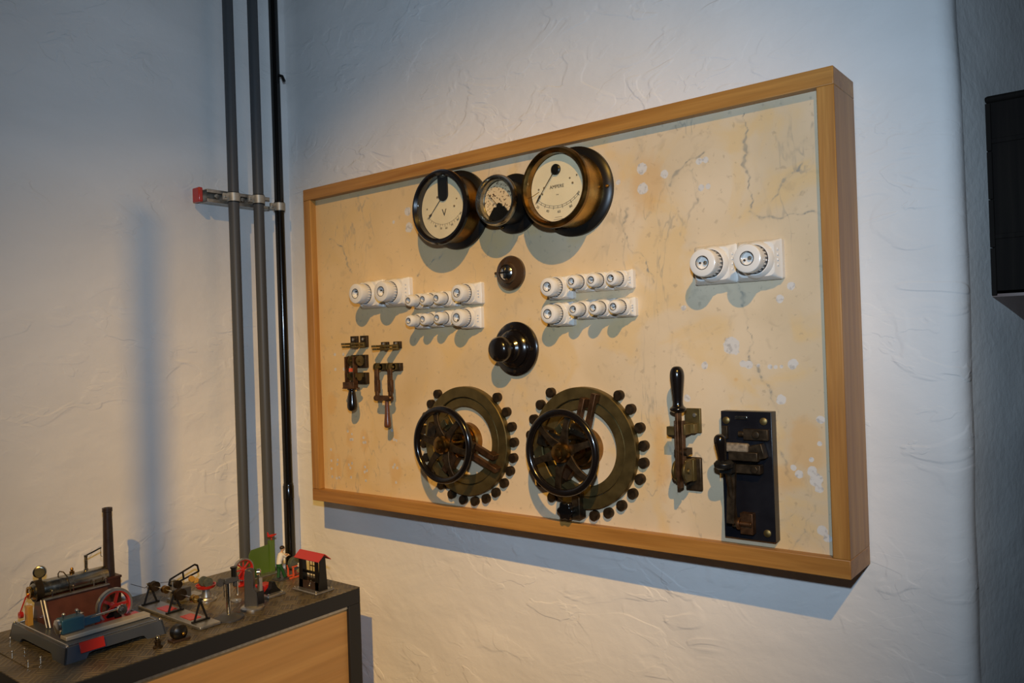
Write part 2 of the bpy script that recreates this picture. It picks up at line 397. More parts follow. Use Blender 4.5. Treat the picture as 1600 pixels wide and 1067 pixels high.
VEINS = [(1, [(1.42, 2.164), (1.416, 2.117), (1.415, 2.071), (1.424, 2.024), (1.422, 1.966)]), (0.9, [(1.422, 1.959), (1.446, 1.95), (1.472, 1.952), (1.522, 1.944), (1.562, 1.941)]), (0.8, [(1.533, 2.051), (1.519, 2.028), (1.493, 2.016), (1.473, 1.997), (1.46, 1.98)]), (0.9, [(1.141, 2.01), (1.128, 1.975), (1.13, 1.939), (1.147, 1.912), (1.166, 1.899), (1.185, 1.876), (1.197, 1.851), (1.199, 1.833)]), (0.9, [(1.327, 2.106), (1.3, 2.091), (1.267, 2.069), (1.243, 2.045)]), (0.7, [(1.304, 2.07), (1.306, 2.035), (1.308, 1.994)]), (0.6, [(1.191, 2.031), (1.17, 1.999), (1.153, 1.972)]), (0.6, [(1.248, 1.982), (1.239, 1.948), (1.222, 1.908)]), (0.8, [(1.394, 1.825), (1.406, 1.785), (1.405, 1.745), (1.413, 1.706), (1.411, 1.667), (1.435, 1.641), (1.447, 1.608), (1.458, 1.564), (1.463, 1.513), (1.474, 1.462), (1.481, 1.425)]), (0.6, [(1.277, 1.751), (1.28, 1.696), (1.28, 1.642)]), (0.7, [(1.393, 1.615), (1.389, 1.575)]), (0.7, [(1.496, 1.363), (1.463, 1.34)]), (0.7, [(1.533, 1.379), (1.515, 1.327), (1.48, 1.292)]), (0.7, [(0.047, 2.126), (0.061, 2.1), (0.069, 2.073)]), (0.9, [(0.096, 2.051), (0.16, 2.024), (0.181, 1.974), (0.189, 1.945)]), (0.6, [(0.15, 1.939), (0.177, 1.879), (0.216, 1.8), (0.285, 1.769)]), (0.8, [(0.475, 1.909), (0.493, 1.932), (0.526, 1.952), (0.567, 1.96)]), (0.6, [(0.902, 1.912), (0.978, 1.932)]), (0.5, [(1.106, 1.628), (1.13, 1.585), (1.137, 1.556)]), (0.6, [(0.158, 1.514), (0.163, 1.437)]), (0.7, [(1.186, 2.195), (1.181, 2.147), (1.171, 2.105)]), (0.6, [(0.805, 2.167), (0.805, 2.119)]), (0.5, [(1.534, 1.746), (1.477, 1.723)]), (0.5, [(1.348, 2.169), (1.333, 2.139), (1.305, 2.103)]), (0.6, [(1.376, 1.892), (1.334, 1.91), (1.29, 1.908)]), (0.5, [(1.242, 1.809), (1.21, 1.783), (1.232, 1.753)]), (0.5, [(0.33, 1.85), (0.38, 1.793), (0.43, 1.755)]), (0.5, [(1.333, 1.48), (1.287, 1.423), (1.239, 1.35)]), (0.6, [(0.83, 1.613), (0.873, 1.676), (0.895, 1.738)])]
PATCH = [(1.179,2.092,0.013),(1.179,2.047,0.013),(1.117,2.071,0.006),(1.233,2.071,0.009),(1.315,2.085,0.007),(1.330,2.086,0.007),(1.318,2.029,0.007),(1.333,2.030,0.006),(1.373,1.693,0.018),(1.312,1.654,0.008),(1.396,1.656,0.007),(1.408,1.654,0.009),(1.428,1.652,0.004),(1.452,1.650,0.005),(1.464,1.649,0.004),(1.475,1.650,0.004),(1.498,1.654,0.010),(1.472,1.584,0.010),(1.269,1.584,0.008),(1.268,1.778,0.006),(1.477,1.784,0.008),(1.500,1.808,0.008),(0.438,2.094,0.012),(0.441,2.048,0.014),(0.380,2.071,0.005),
 (1.548,1.547,0.008),(1.536,1.429,0.013),(1.528,1.445,0.010),(1.540,1.412,0.008),(1.492,1.450,0.006),(1.503,1.438,.008),(1.544,1.331,0.010),(1.553,1.318,0.008),(1.545,1.50,.005),(1.528,1.468,.005)]
for x in (.103, .143): 
    for z in (1.70, 1.655): PATCH.append((x, z, .005))
for x, z in [(.152,1.468),(.170,1.460),(.163,1.443),(.172,1.444),(.222,1.452),(.230,1.438),(.221,1.438),(.152,1.367),(.166,1.372),(.158,1.358),(.224,1.365),(.232,1.355),(.222,1.350),(.160,1.330),(.226,1.325),(.345,1.478),(.352,1.452),(.362,1.450),(.352,1.380),(.362,1.372),(.345,1.372),(.355,1.330),(.070,1.408),(.070,1.374),(.100,1.378),(.070,1.350),(.072,1.325),(.093,1.322),(.105,1.325),(.098,1.365)]: PATCH.append((x, z, .0045))
STAIN = [(1.189, 2.055, .045, .06), (0.160, 1.452, .020, .03), (0.226, 1.445, .018, .035), (0.157, 1.360, .018, .03), (0.226, 1.355, .018, .03), (0.355, 1.365, .024, .04), (.352, 1.462, .018, .025), (0.075, 1.36, .012, .05), (.103, 1.35, .012, .04), (0.541, 2.029, .006, .006), (1.38, 1.624, .006, .005), (.079, 1.547, .022, .035), (1.515, 1.49, .04, .05), (1.48, 1.43, .04, .03), (.74, 1.52, .02, .10), (1.20, 1.46, .02, .10)]
nx, nz_ = 560, 326
gx = np.linspace(IX0, IX1, nx+1); gz = np.linspace(IZ0, IZ1, nz_+1); GX, GZ = np.meshgrid(gx, gz)
vein = np.zeros_like(GX); patch = np.zeros_like(GX); stain = np.zeros_like(GX)
WX = GX + .0035*np.sin(GZ*47+GX*13) + .003*np.sin(GZ*131+1.7) + .0015*np.sin(GZ*390+GX*77); WZ = GZ + .005*np.sin(GX*53+GZ*9) + .003*np.sin(GX*149+.6)
for s, pl in VEINS:
    for k in range(len(pl)-1):
        (ax, az), (bx, bz) = pl[k], pl[k+1]; dx, dz = bx-ax, bz-az
        t = np.clip(((WX-ax)*dx+(WZ-az)*dz)/(dx*dx+dz*dz), 0, 1)
        dist = np.hypot(WX-ax-t*dx, WZ-az-t*dz)
        vein = np.maximum(vein, s*np.clip(1-dist/(.009+.005*np.sin(GX*31+GZ*43)), 0, 1))
for x, z, r in PATCH: patch = np.maximum(patch, np.clip(1-np.hypot(GX-x, GZ-z)/(2*r), 0, 1))
for x, z, a, c in STAIN: stain = np.maximum(stain, np.clip(1.2-np.hypot((GX-x)/a, (GZ-z)/c)*.7, 0, 1))
n1 = (nx+1)*(nz_+1)
vs = np.stack([GX.ravel(), np.full(n1, MY), GZ.ravel()-Z0], 1)
a = np.arange(nx*nz_); q = (a//nx)*(nx+1)+a % nx
F = np.stack([q, q+1, q+nx+2, q+nx+1], 1).tolist()
c4 = [0, nx, n1-1, n1-1-nx]; vs = vs.tolist()
for i in c4: vs.append((vs[i][0], MY+.03, vs[i][2]))
F += [(c4[0], n1, n1+1, c4[1]), (c4[3], c4[2], n1+2, n1+3), (n1, n1+3, n1+2, n1+1)]
me = bpy.data.meshes.new('marble_slab'); me.from_pydata(vs, [], F); me.materials.append(M['marble'])
for nm, ar in (('vein', vein), ('patch', patch), ('stain', stain)):
    at = me.attributes.new(nm, 'FLOAT', 'POINT'); at.data.foreach_set('value', np.concatenate([ar.ravel(), np.zeros(4)]).astype(np.float32))
slab = bpy.data.objects.new('marble_slab', me); col.objects.link(slab); slab.parent = board

# ------------------------------------------------------------------ gauges
def W(x, z, y=MY): return (x, y, z)
def ticks(parent, name, cx, cy, r0, r1, a0, a1, n, mat, z, major=5, arcs=(0,)):
    mb = MB()
    for k in range(n+1):
        a = math.radians(a0+(a1-a0)*k/n); rr = r1 if k % major == 0 else r0+(r1-r0)*.7
        mb.box((cx+math.cos(a)*(r0+rr)/2, cy+math.sin(a)*(r0+rr)/2, z), (rr-r0, .0007 if k % major else .0010, .0003), rz(a))
    for ra in arcs:
        for k in range(60):
            a = math.radians(a0+(a1-a0)*(k+.5)/60); ln = 2*ra*math.sin(math.radians(abs(a1-a0))/120)*1.05
            mb.box((cx+math.cos(a)*ra, cy+math.sin(a)*ra, z), (.0006, ln, .0003), rz(a))
    return mb.build(name, mat, parent)
def gauge(name, label, loc, flR, bodyR, bezR, openR, depth, bodymat, bezmat, dialmat):
    t = thing(name, label, 'gauge', loc, WALLROT, group='round gauges at the top of the marble panel')
    mb = MB(); mb.lathe([(flR*.2, 0), (flR, 0), (flR, .008), (flR-.006, .013), (flR-.014, .015), (bodyR, .016)], 72); mb.build('flange', M['black_matte'], t)
    mb = MB(); mb.lathe([(bodyR, .012), (bodyR, depth-.016), (bodyR-.002, depth-.014)], 72, caps=False); mb.build('housing', bodymat, t)
    zf = depth
    prof = [(openR, zf-.024), (openR, zf-.006), (openR+(bezR-openR)*.35, zf), (openR+(bezR-openR)*.7, zf), (bezR, zf-.006), (bezR, zf-.014), (bodyR-.001, zf-.020), (bodyR-.004, zf-.024)]
    mb = MB(); mb.ring(prof, 72); mb.build('bezel', bezmat, t)
    mb = MB(); mb.lathe([(openR-.001, zf-.030), (openR-.001, zf-.024)], 72); mb.build('dial', dialmat, t)
    mb = MB(); mb.lathe([(openR+.0005, zf-.009), (openR+.0005, zf-.008)], 64); mb.build('glass', M['glass'], t)
    for k in range(3):
        aa = PI/2+.5+k*2*PI/3; mb = MB(); mb.lathe([(.004, .012), (.004, .0165), (.0025, .018)], 12, tr((flR-.009)*math.cos(aa), (flR-.009)*math.sin(aa), 0)); mb.build('flange_screw', M['brass_dark'], t)
    return t, zf-.0237
t, zd = gauge('ammeter', 'largest brass round gauge marked AMPERE, rightmost of the three gauges', W(1.001, 2.066), .105, .086, .0925, .078, .095, M['brass'], M['brass_dark'], M['dial'])
px, py = -.004, .043
text(t, 'dial_lettering', [('AMPERE', -.004, .004, .0112, .0), ('~', -.003, -.014, .012, 0), ('20', -.060, -.036, .0085, -.65), ('40', -.032, -.049, .0085, -.33), ('60', .000, -.054, .0085, 0), ('80', .033, -.046, .0085, .35), ('100', .054, -.019, .0066, .80), ('Ampere', -.002, -.064, .0045, 0), ('Schalttafel', -.002, -.070, .0035, 0)][:7], M['ink'], zd)
ticks(t, 'scale', px, py, .083, .091, 230, 312, 10, M['ink'], zd, 2, (.083, .0875))
for (x, y, rr) in [(-.055,.004,.0022),(-.040,.006,.0022),(-.045,-.008,.0022),(.033,.018,.0022),(.052,.022,.002),(.040,.006,.0026)]: mb = MB(); mb.lathe([(rr, 0), (rr, .001)], 10, tr(x, y, zd)); mb.build('dial_screw', M['ink_soft'], t)
for k in range(2): mb = MB(); mb.box((-.002, -.066-.005*k, zd), (.020+.006*k, .0008, .0003)); mb.build('small_print', M['ink_soft'], t)
mb = MB(); mb.lathe([(.0125, 0), (.0125, .004), (.010, .006)], 28, tr(px, py, zd)); mb.build('pivot_cover', M['black_matte'], t)
def needle(t, x0, y0, x1, y1, z, w=.0011):
    mb = MB(); L = math.hypot(x1-x0, y1-y0); a = math.atan2(y1-y0, x1-x0)
    mb.prism([(0, -w), (L*.72, -w*.6), (L*.76, -w*2.4), (L, 0), (L*.76, w*2.4), (L*.72, w*.6), (0, w)], z, z+.0008, tr(x0, y0, 0) @ rz(a)); return mb.build('needle', M['ink'], t)
needle(t, px, py, -.064, -.030, zd+.004)
mb = MB(); mb.box((-.066, -.009, zd+.006), (.034, .0010, .0006), rz(.38)); mb.build('limit_pointer', M['ink'], t)
t, zd = gauge('voltmeter', 'black-rimmed round gauge marked V with a black tab, leftmost of the three gauges', W(.633, 2.071), .1035, .088, .0965, .0815, .084, M['brass_dark'], M['bakelite'], M['dial'])
px, py = 0, .037
mb = MB(); mb.prism([(-.017, .079), (-.017, .037)] + [(.017*math.cos(PI+PI*k/12), .034+.017*math.sin(PI+PI*k/12)) for k in range(13)] + [(.017, .037), (.017, .079)], zd, zd+.004); mb.build('pivot_cover', M['black_matte'], t, bevel=.001)
text(t, 'dial_lettering', [('V', .000, -.013, .026, 0), ('40', -.032, -.044, .0075, -.4), ('50', -.013, -.052, .0075, -.15), ('60', .006, -.053, .0075, .07), ('70', .026, -.047, .0075, .3), ('80', .047, -.036, .0075, .6), ('90', .057, -.021, .0070, .85)], M['ink'], zd)
ticks(t, 'scale', px, py, .079, .086, 224, 312, 15, M['ink_soft'], zd, 2, (.079,))
needle(t, px-.008, py-.012, -.057, -.024, zd+.001)
for (x, y, rr) in [(-.060,.004,.002),(-.052,-.014,.0025),(.045,.018,.002),(.036,.000,.0028),(-.022,.030,.003)]: mb = MB(); mb.lathe([(rr, 0), (rr, .001)], 10, tr(x, y, zd)); mb.build('dial_screw', M['ink_soft'], t)
t, zd = gauge('small_speckled_gauge', 'smallest gauge with rust-speckled dial and steel rim, between the two large gauges', W(.822, 2.062), .0745, .053, .0620, .0510, .087, M['black_matte'], M['nickel'], M['dial_rust'])
mb = MB(); mb.prism([(-.034, -.036), (-.017, -.014), (.014, -.014), (.032, -.036), (.015, -.048), (-.015, -.048)], zd, zd+.004); mb.build('pivot_cover', M['black_matte'], t)
mb = MB(); mb.lathe([(.008, 0), (.008, .005)], 20, tr(0, -.013, zd)); mb.build('pivot_cap', M['black_matte'], t)
needle(t, -.004, -.010, -.034, .022, zd+.005, .0007)
ticks(t, 'scale', 0, -.004, .044, .049, 40, 150, 20, M['ink'], zd, 5, ())

# round fittings in the middle
t = thing('indicator_lamp_socket', 'small round brown fitting with a glinting lens under the gauges', 'switch', W(.802, 1.891), WALLROT)
mb = MB(); mb.lathe([(.01, 0), (.043, 0), (.0435, .008), (.040, .013), (.028, .017), (.026, .024), (.021, .026), (.021, .022), (.001, .022)], 48); mb.build('rosette', M['brown_bakelite'], t)
mb = MB(); mb.lathe([(.0195, .020), (.019, .025), (.014, .029), (.006, .0315), (.0005, .032)], 32); mb.build('lens', M['chrome'], t)
mb = MB(); mb.box((0, 0, .031), (.034, .0045, .005)); mb.box((0, 0, .031), (.0045, .030, .005)); mb.build('lens_guard', M['black_matte'], t, bevel=.001)
mb = MB(); mb.cyl((-.040, .003, .006), (-.050, .003, .006), .0035, 12); mb.build('side_pin', M['brown_bakelite'], t)
t = thing('rotary_switch', 'glossy black rotary switch with a ball knob on a round base, centre of the panel', 'switch', W(.812, 1.701), WALLROT)
mb = MB(); mb.lathe([(.02, 0), (.066, 0), (.0675, .004), (.0675, .010), (.062, .014), (.050, .015), (.047, .019), (.046, .019)], 64); mb.build('base', M['bakelite'], t)
mb = MB(); mb.lathe([(.046, .012), (.046, .024), (.040, .030), (.034, .032), (.033, .040), (.026, .046)], 56); mb.build('collar', M['bakelite'], t)
mb = MB(); mb.lathe([(.028, .036), (.0275, .048), (.030, .056), (.0315, .068), (.0305, .078), (.024, .086), (.012, .090), (.001, .091)], 48); mb.build('knob', M['bakelite'], t)
for x, y in ((.055, -.002), (0, -.056), (-.005, .056)):
    mb = MB(); mb.lathe([(.0045, .012), (.0045, .0158)], 14, tr(x, y, 0)); mb.build('screw', M['bronze_dark'], t)

# ------------------------------------------------------------------ porcelain fuses
def make_fuse(w, h, cr, dep, big=False):
    t = thing('porcelain_fuse', '', 'fuse', (0, 0, 0), WALLROT)
    mb = MB(); z1 = dep*.30
    rr = .004
    def rrect(x, y, q, z): # rounded rectangle loop
        pts = []
        for cx, cy, a0 in ((x-q, y-q, 0), (-x+q, y-q, PI/2), (-x+q, -y+q, PI), (x-q, -y+q, 3*PI/2)):
            for k in range(5): pts.append((cx+q*math.cos(a0+k*PI/8), cy+q*math.sin(a0+k*PI/8), z))
        return pts
    loops = [rrect(w/2, h/2, rr, 0), rrect(w/2, h/2, rr, z1*.55), rrect(w/2-.004, h/2-.002, rr, z1*.75), rrect(w/2-.006, h/2-.003, rr, z1), rrect(w*.40, h*.42, .012 if h > .05 else .009, z1*1.35)]
    vs = [p for l in loops for p in l]; n = 20; fs = [tuple(range(n))[::-1], tuple(range(4*n, 5*n))]
    for k in range(4):
        for i in range(n): fs.append((k*n+i, k*n+(i+1) % n, (k+1)*n+(i+1) % n, (k+1)*n+i))
    mb.add(vs, fs)
    for k in range(3 if not big else 4): mb.box((w*.40, (k-1.2)*h*.13, z1*1.0), (w*.12, h*.045, .003))
    mb.build('base', M['porcelain'], t)
    cR = min(h*.49, cr*1.32)
    mb = MB(); mb.ring([(cr*.9, z1), (cR, z1), (cR, z1+dep*.10), (cR*.93, z1+dep*.18), (cr*1.10, z1+dep*.24), (cr*1.02, z1+dep*.24), (cr*1.0, z1+dep*.1)], 40); mb.build('collar', M['porcelain'], t)
    mb = MB(); e = .0042 if not big else .0022
    zt = dep; hole = cr*.47
    mb.lathe([(cr*.90, z1*.9), (cr*.92, dep*.62), (cr*.985, dep*.70), (cr, dep*.80), (cr, zt-e*1.6), (cr-e*.5, zt-e*.5), (cr-e*1.5, zt), (hole+.001, zt), (hole, zt-.001), (hole, zt-.012), (.0005, zt-.012)], 40)
    for k in range(22):
        a_ = 2*PI*k/22; mb.box((cr*.955*math.cos(a_), cr*.955*math.sin(a_), dep*.60), (cr*.05, cr*.10, dep*.14), rz(a_))
    cap = mb.build('screw_cap', M['porcelain'], t)
    mb = MB(); mb.torus(cr*.985, .0012, 40, 6, tr(0, 0, z1+dep*.24)); mb.build('gap_shade_ring', M['ink'], cap)  # dark ring standing in for the shade in the gap between cap and collar
    mb = MB(); mb.torus(hole+.0002, .0008, 32, 6, tr(0, 0, zt)); mb.build('hole_rim', M['ink'], cap)
    mb = MB(); mb.lathe([(hole*.30, 0), (hole*.30, .004), (hole*.18, .0055)], 16, tr(hole*.15, -hole*.1, zt-.012)); mb.build('contact', M['galv'], cap)
    mb = MB(); mb.lathe([(hole*.16, 0), (hole*.16, .004)], 10, tr(-hole*.5, hole*.45, zt-.012)); mb.build('indicator', M['ink'], cap)
    return t
small = make_fuse(.051, .044, .0158, .066)
mid = make_fuse(.070, .057, .0226, .068)
large = make_fuse(.093, .080, .0283, .078, True)
used = set()
G = {'B': 'upper left row of fuses', 'C': 'lower left row of fuses', 'D': 'upper right row of fuses', 'E': 'lower right row of fuses', 'A': 'pair of large fuses on the left', 'F': 'pair of large fuses on the right'}
FUSES = [(large, .296, 1.871, 'large porcelain fuse, left of the pair at the panel\'s left side', 'A'), (large, .402, 1.870, 'large porcelain fuse, right of the pair at the panel\'s left side', 'A'),
 (large, 1.350, 1.863, 'big white fuse, left of the isolated pair on the far right', 'F'), (large, 1.443, 1.863, 'big white fuse, right of the isolated pair on the far right', 'F'),
 (mid, .674, 1.848, 'medium white fuse ending the upper row left of centre', 'B'), (mid, .670, 1.785, 'medium white fuse ending the lower row left of centre', 'C'),
 (mid, .957, 1.843, 'medium white fuse starting the upper row right of centre', 'D'), (mid, .956, 1.780, 'medium white fuse starting the lower row right of centre', 'E')]
for k, wd in enumerate(('leftmost', 'second', 'third')):
    FUSES.append((small, (.495, .549, .599)[k], 1.8395, f'{wd} small fuse of the upper row left of centre', 'B'))
    FUSES.append((small, (.494, .547, .599)[k], (1.785, 1.787, 1.788)[k], f'{wd} small fuse of the lower row left of centre', 'C'))
    wd2 = ('first', 'second', 'last')[k]
    FUSES.append((small, (1.024, 1.077, 1.128)[k], (1.8505, 1.850, 1.8495)[k], f'{wd2} small fuse after the medium one, upper row right of centre', 'D'))
    FUSES.append((small, (1.026, 1.080, 1.132)[k], (1.787, 1.787, 1.787)[k], f'{wd2} small fuse after the medium one, lower row right of centre', 'E'))
cnt = 0
for proto, x, z, lab, g in FUSES:
    if proto.name in used: o = copy_tree(proto)
    else: o = proto; used.add(proto.name)
    o.location = (x, MY, z); o['label'] = lab; o['group'] = G[g]; o['category'] = 'fuse'
    cnt += 1
    for ch in o.children:       # each cap was screwed in by a different amount
        if ch.name.startswith('screw_cap'): ch.rotation_euler = (0, 0, cnt*1.3 if proto is small else (cnt*.35-.4))

# ------------------------------------------------------------------ rheostats with handwheels
def rheostat(loc, label, arm_ang, spoke_off, knob):
    t = thing('rheostat', label, 'rheostat', loc, WALLROT, group='handwheel rheostats on the lower half of the panel')
    mb = MB(); mb.ring([(.115, 0), (.143, 0), (.143, .016), (.1415, .018), (.1165, .018), (.115, .016)], 96); mb.build('outer_ring', M['bronze'], t)
    mb = MB(); mb.ring([(.090, 0), (.1135, 0), (.1135, .012), (.112, .0135), (.092, .0135), (.090, .012)], 96); mb.build('inner_ring', M['bronze'], t)
    angs = [129.6, 143.4, 157.5, 171.5, 185.5, 199.5, 214, 232, 247.5, 262.8, 277.5, 292.1, 306, 320, 334, 346.9, 1.3, 15.5, 30.1, 47]
    if knob: angs = [125.6, 141.4, 156.7, 171.5, 186, 200.5, 215, 231.8, 247, 262.8, 277.8, 292.3, 307.2, 322.4, 336.8, 350.7, 4.6, 19.4, 36.3, 51.7]
    for a in angs:
        a = math.radians(a); mb = MB(); mb.lathe([(.0118, 0), (.0118, .0115), (.0110, .013), (.001, .0134)], 20, tr(.158*math.cos(a), .158*math.sin(a), 0)); mb.build('contact_stud', M['bronze_dark'], t)
    mb = MB(); mb.lathe([(.048, 0), (.048, .018), (.045, .022), (.040, .022), (.038, .034), (.030, .036), (.024, .036), (.022, .044), (.012, .045)], 48); mb.build('bearing_boss', M['brass_dark'], t)
    mb = MB(); mb.cyl((0, 0, .02), (0, 0, .105), .0085, 24); mb.build('spindle', M['brass_dark'], t)
    aa = math.radians(arm_ang); R = rz(aa)
    for s in (-1, 1):
        mb = MB(); ln = .108 if s < 0 else .090
        mb.box(tuple(R @ Vector((.030+ln/2, s*.0135, .034))), (ln, .013, .013), R); mb.box(tuple(R @ Vector((.030+ln-.012, s*.0135, .022))), (.022, .013, .014), R)
        mb.build('contact_arm', M['copper'], t, bevel=.0012)
    mb = MB(); mb.box(tuple(R @ Vector((.045, 0, .044))), (.024, .046, .010), R)
    for s in (-1, 1): mb.lathe([(.005, .048), (.005, .054)], 6, R @ tr(.045, s*.015, 0))
    mb.build('arm_clamp', M['bronze_dark'], t, bevel=.001)
    mb = MB(); R2 = rz(math.radians(165))
    mb.box(tuple(R2 @ Vector((.055, 0, .034))), (.070, .030, .012), R2); mb.box(tuple(R2 @ Vector((.098, 0, .030))), (.028, .042, .026), R2); mb.build('brush_holder', M['bronze_dark'], t, bevel=.0015)
    mb = MB(); R3 = rz(math.radians(125))
    mb.box(tuple(R3 @ Vector((.060, 0, .030))), (.030, .034, .030), R3); mb.box(tuple(R3 @ Vector((.060, .004, .050))), (.018, .020, .012), R3); mb.build('carbon_brush', M['bronze'], t, bevel=.0015)
    mb = MB(); R4 = rz(math.radians(232))
    mb.box(tuple(R4 @ Vector((.058, 0, .028))), (.046, .040, .020), R4); mb.box(tuple(R4 @ Vector((.088, 0, .024))), (.030, .020, .018), R4); mb.build('contact_block', M['copper'], t, bevel=.0015)
    if knob:
        mb = MB(); c = rz(math.radians(-104)) @ Vector((.150, 0, 0))
        pts = [(.020*(1+.13*math.cos(6*k*2*PI/48))*math.cos(k*2*PI/48), .020*(1+.13*math.cos(6*k*2*PI/48))*math.sin(k*2*PI/48)) for k in range(48)]
        mb.prism(pts, .030, .046, tr(c.x, c.y, 0)); mb.cyl((c.x, c.y, 0), (c.x, c.y, .032), .010, 20); mb.build('locking_knob', M['bakelite'], t, bevel=.002)
        mb = MB(); mb.box((c.x+.024, c.y+.012, .020), (.022, .060, .028)); mb.build('locking_bracket', M['bronze_dark'], t, bevel=.002)
    zc = .101
    mb = MB(); mb.torus(.0905, .0086, 96, 16, tr(0, 0, zc) ); wheel = mb.build('handwheel', M['bakelite'], t)
    mb = MB(); mb.lathe([(.010, zc-.022), (.021, zc-.020), (.0235, zc-.012), (.0235, zc+.006), (.020, zc+.012), (.013, zc+.014), (.011, zc+.019), (.006, zc+.021), (.001, zc+.021)], 36); mb.build('wheel_hub', M['brass_dark'], wheel)
    for k in range(6):
        a = math.radians(spoke_off+60*k); mb = MB(); A = rz(a)
        n = 8; vs = []; fs = []
        for i in range(n+1):
            u = i/n; x = .014+u*.074; w = .0105*(1-.5*u)+.0045*(abs(u-.5)*2)**3; zz = zc-.008+.006*math.sin(u*PI)
            for sx, sz in ((-1, -1), (1, -1), (1, 1), (-1, 1)): vs.append((x, sx*w, zz+sz*(.0028)))
        for i in range(n):
            for j in range(4): fs.append((i*4+j, i*4+(j+1) % 4, (i+1)*4+(j+1) % 4, (i+1)*4+j))
        fs += [(3, 2, 1, 0), tuple(n*4+j for j in range(4))]
        mb.add(vs, fs, A); mb.build('spoke', M['bronze_dark'], wheel, bevel=.0008)
    return t
rheostat(W(.6375, 1.4634), 'left round rheostat with black handwheel, its twin contact arm pointing right', -23, 48, False)
rheostat(W(1.0057, 1.4644), 'right round rheostat with black handwheel, its twin contact arm pointing up', 74, 18, True)

# ------------------------------------------------------------------ knife switches
def jaw(t, x, z, name='contact_jaw', plate=(.030, .034), out=.048, bw=.014):
    mb = MB(); mb.box((x, z, .004), (plate[0], plate[1], .008)); pl = mb.build(name, M['bronze_dark'], t, bevel=.001)
    mb = MB()
    for s in (-1, 1): mb.box((x-.001, z-plate[1]*.30+s*.0042, out/2), (bw+.003, .0058, out-(0 if s > 0 else .006)))
    mb.box((x-.001, z-plate[1]*.30, .010), (bw+.004, .016, .010)); mb.build('jaw_spring', M['bronze'], pl, bevel=.0005)
    mb = MB(); mb.lathe([(.0045, .008), (.0045, .011)], 6, tr(x, z+plate[1]*.2, 0)); mb.build('plate_screw', M['galv'], pl)
# switch with the black grip
t = thing('knife_switch', 'small double-pole knife switch with black grip, left of the brown-gripped one', 'switch', W(.225, 1.66), WALLROT, group='double-pole knife switches on the left')
for x in (-.024, .019):
    jaw(t, x, .076)
for x in (-.020, .016):
    mb = MB(); mb.box((x, .018, .006), (.030, .038, .012)); b = mb.build('hinge_block', M['bronze_dark'], t, bevel=.001)
    mb = MB()
    for s in (-1, 1): mb.lathe([(.015, -.0015), (.015, .0015)], 24, tr(x+s*.006, .020, .026) @ ry(PI/2))
    mb.box((x, .020, .014), (.014, .012, .020)); mb.cyl((x-.012, .020, .028), (x+.012, .020, .028), .004, 12); mb.build('hinge_cheek', M['bronze'], b)
    mb = MB(); mb.box((x, -.032, .007), (.032, .034, .014)); b2 = mb.build('lower_jaw', M['bronze_dark'], t, bevel=.001)
    mb = MB()
    for s in (-1, 1): mb.box((x+s*.005, -.022, .028), (.003, .012, .032)); mb.lathe([(.010, -.001), (.010, .001)], 20, tr(x+s*.006, -.028, .030) @ ry(PI/2))
    mb.build('jaw_spring', M['bronze'], b2)
    mb = MB(); mb.box((x, -.010, .040), (.0035, .085, .016)); mb.build('blade', M['copper'], t, bevel=.0006)
mb = MB(); mb.box((-.002, -.050, .044), (.048, .018, .018)); mb.lathe([(.034, -.0015), (.036, 0), (.034, .0015)], 32, tr(-.002, -.059, .042) @ rx(PI/2) @ Matrix.Diagonal((1, .45, 1, 1))); mb.build('crossbar', M['copper'], t, bevel=.001)
mb = MB(); mb.lathe(sm([(.012, 0), (.0135, .003), (.0095, .007), (.0115, .018), (.0145, .042), (.0145, .054), (.0115, .062), (.006, .066), (.001, .067)]), 30, tr(.001, -.060, .042) @ rx(PI/2)); mb.build('handle', M['bakelite'], t)
mb = MB(); mb.box((.004, -.006, .044), (.010, .010, .010)); mb.build('red_marker', M['orange'], t)
# switch with the brown grip
t = thing('knife_switch', 'small open double-pole knife switch hanging down with brown wooden grip', 'switch', W(.365, 1.66), WALLROT, group='double-pole knife switches on the left')
for x in (-.032, .019): jaw(t, x, .062, plate=(.028, .020), bw=.016)
mb = MB(); mb.box((-.006, 0, .005), (.046, .012, .010)); mb.build('bridge_bar', M['bronze'], t, bevel=.001)
for x in (-.034, .020):
    mb = MB(); mb.box((x, 0, .007), (.030, .022, .014)); b = mb.build('hinge_block', M['bronze_dark'], t, bevel=.001)
    mb = MB()
    for s in (-1, 1): mb.lathe([(.012, -.0015), (.012, .0015)], 24, tr(x+s*.005, .001, .034) @ ry(PI/2)); mb.box((x+s*.005, .001, .022), (.003, .016, .024))
    mb.cyl((x-.010, .001, .034), (x+.010, .001, .034), .004, 12); mb.build('hinge_cheek', M['bronze'], b)
    mb = MB(); mb.box((x, -.023, .038), (.014, .040, .008)); mb.box((x+.001, -.052, .038), (.0155, .034, .010)); mb.box((x+.002, -.076, .040), (.011, .020, .008)); mb.build('blade', M['copper'], t, bevel=.001)
mb = MB(); mb.box((-.005, -.086, .042), (.056, .014, .016)); mb.ball((-.033, -.086, .042), .009); mb.ball((.023, -.086, .042), .009); mb.build('crossbar', M['copper'], t, bevel=.0015)
mb = MB(); mb.lathe(sm([(.0065, 0), (.006, .006), (.0075, .040), (.010, .066), (.009, .074), (.005, .077), (.001, .0775)]), 24, tr(.009, -.092, .042) @ rx(PI/2)); mb.build('handle', M['woodgrip'], t)

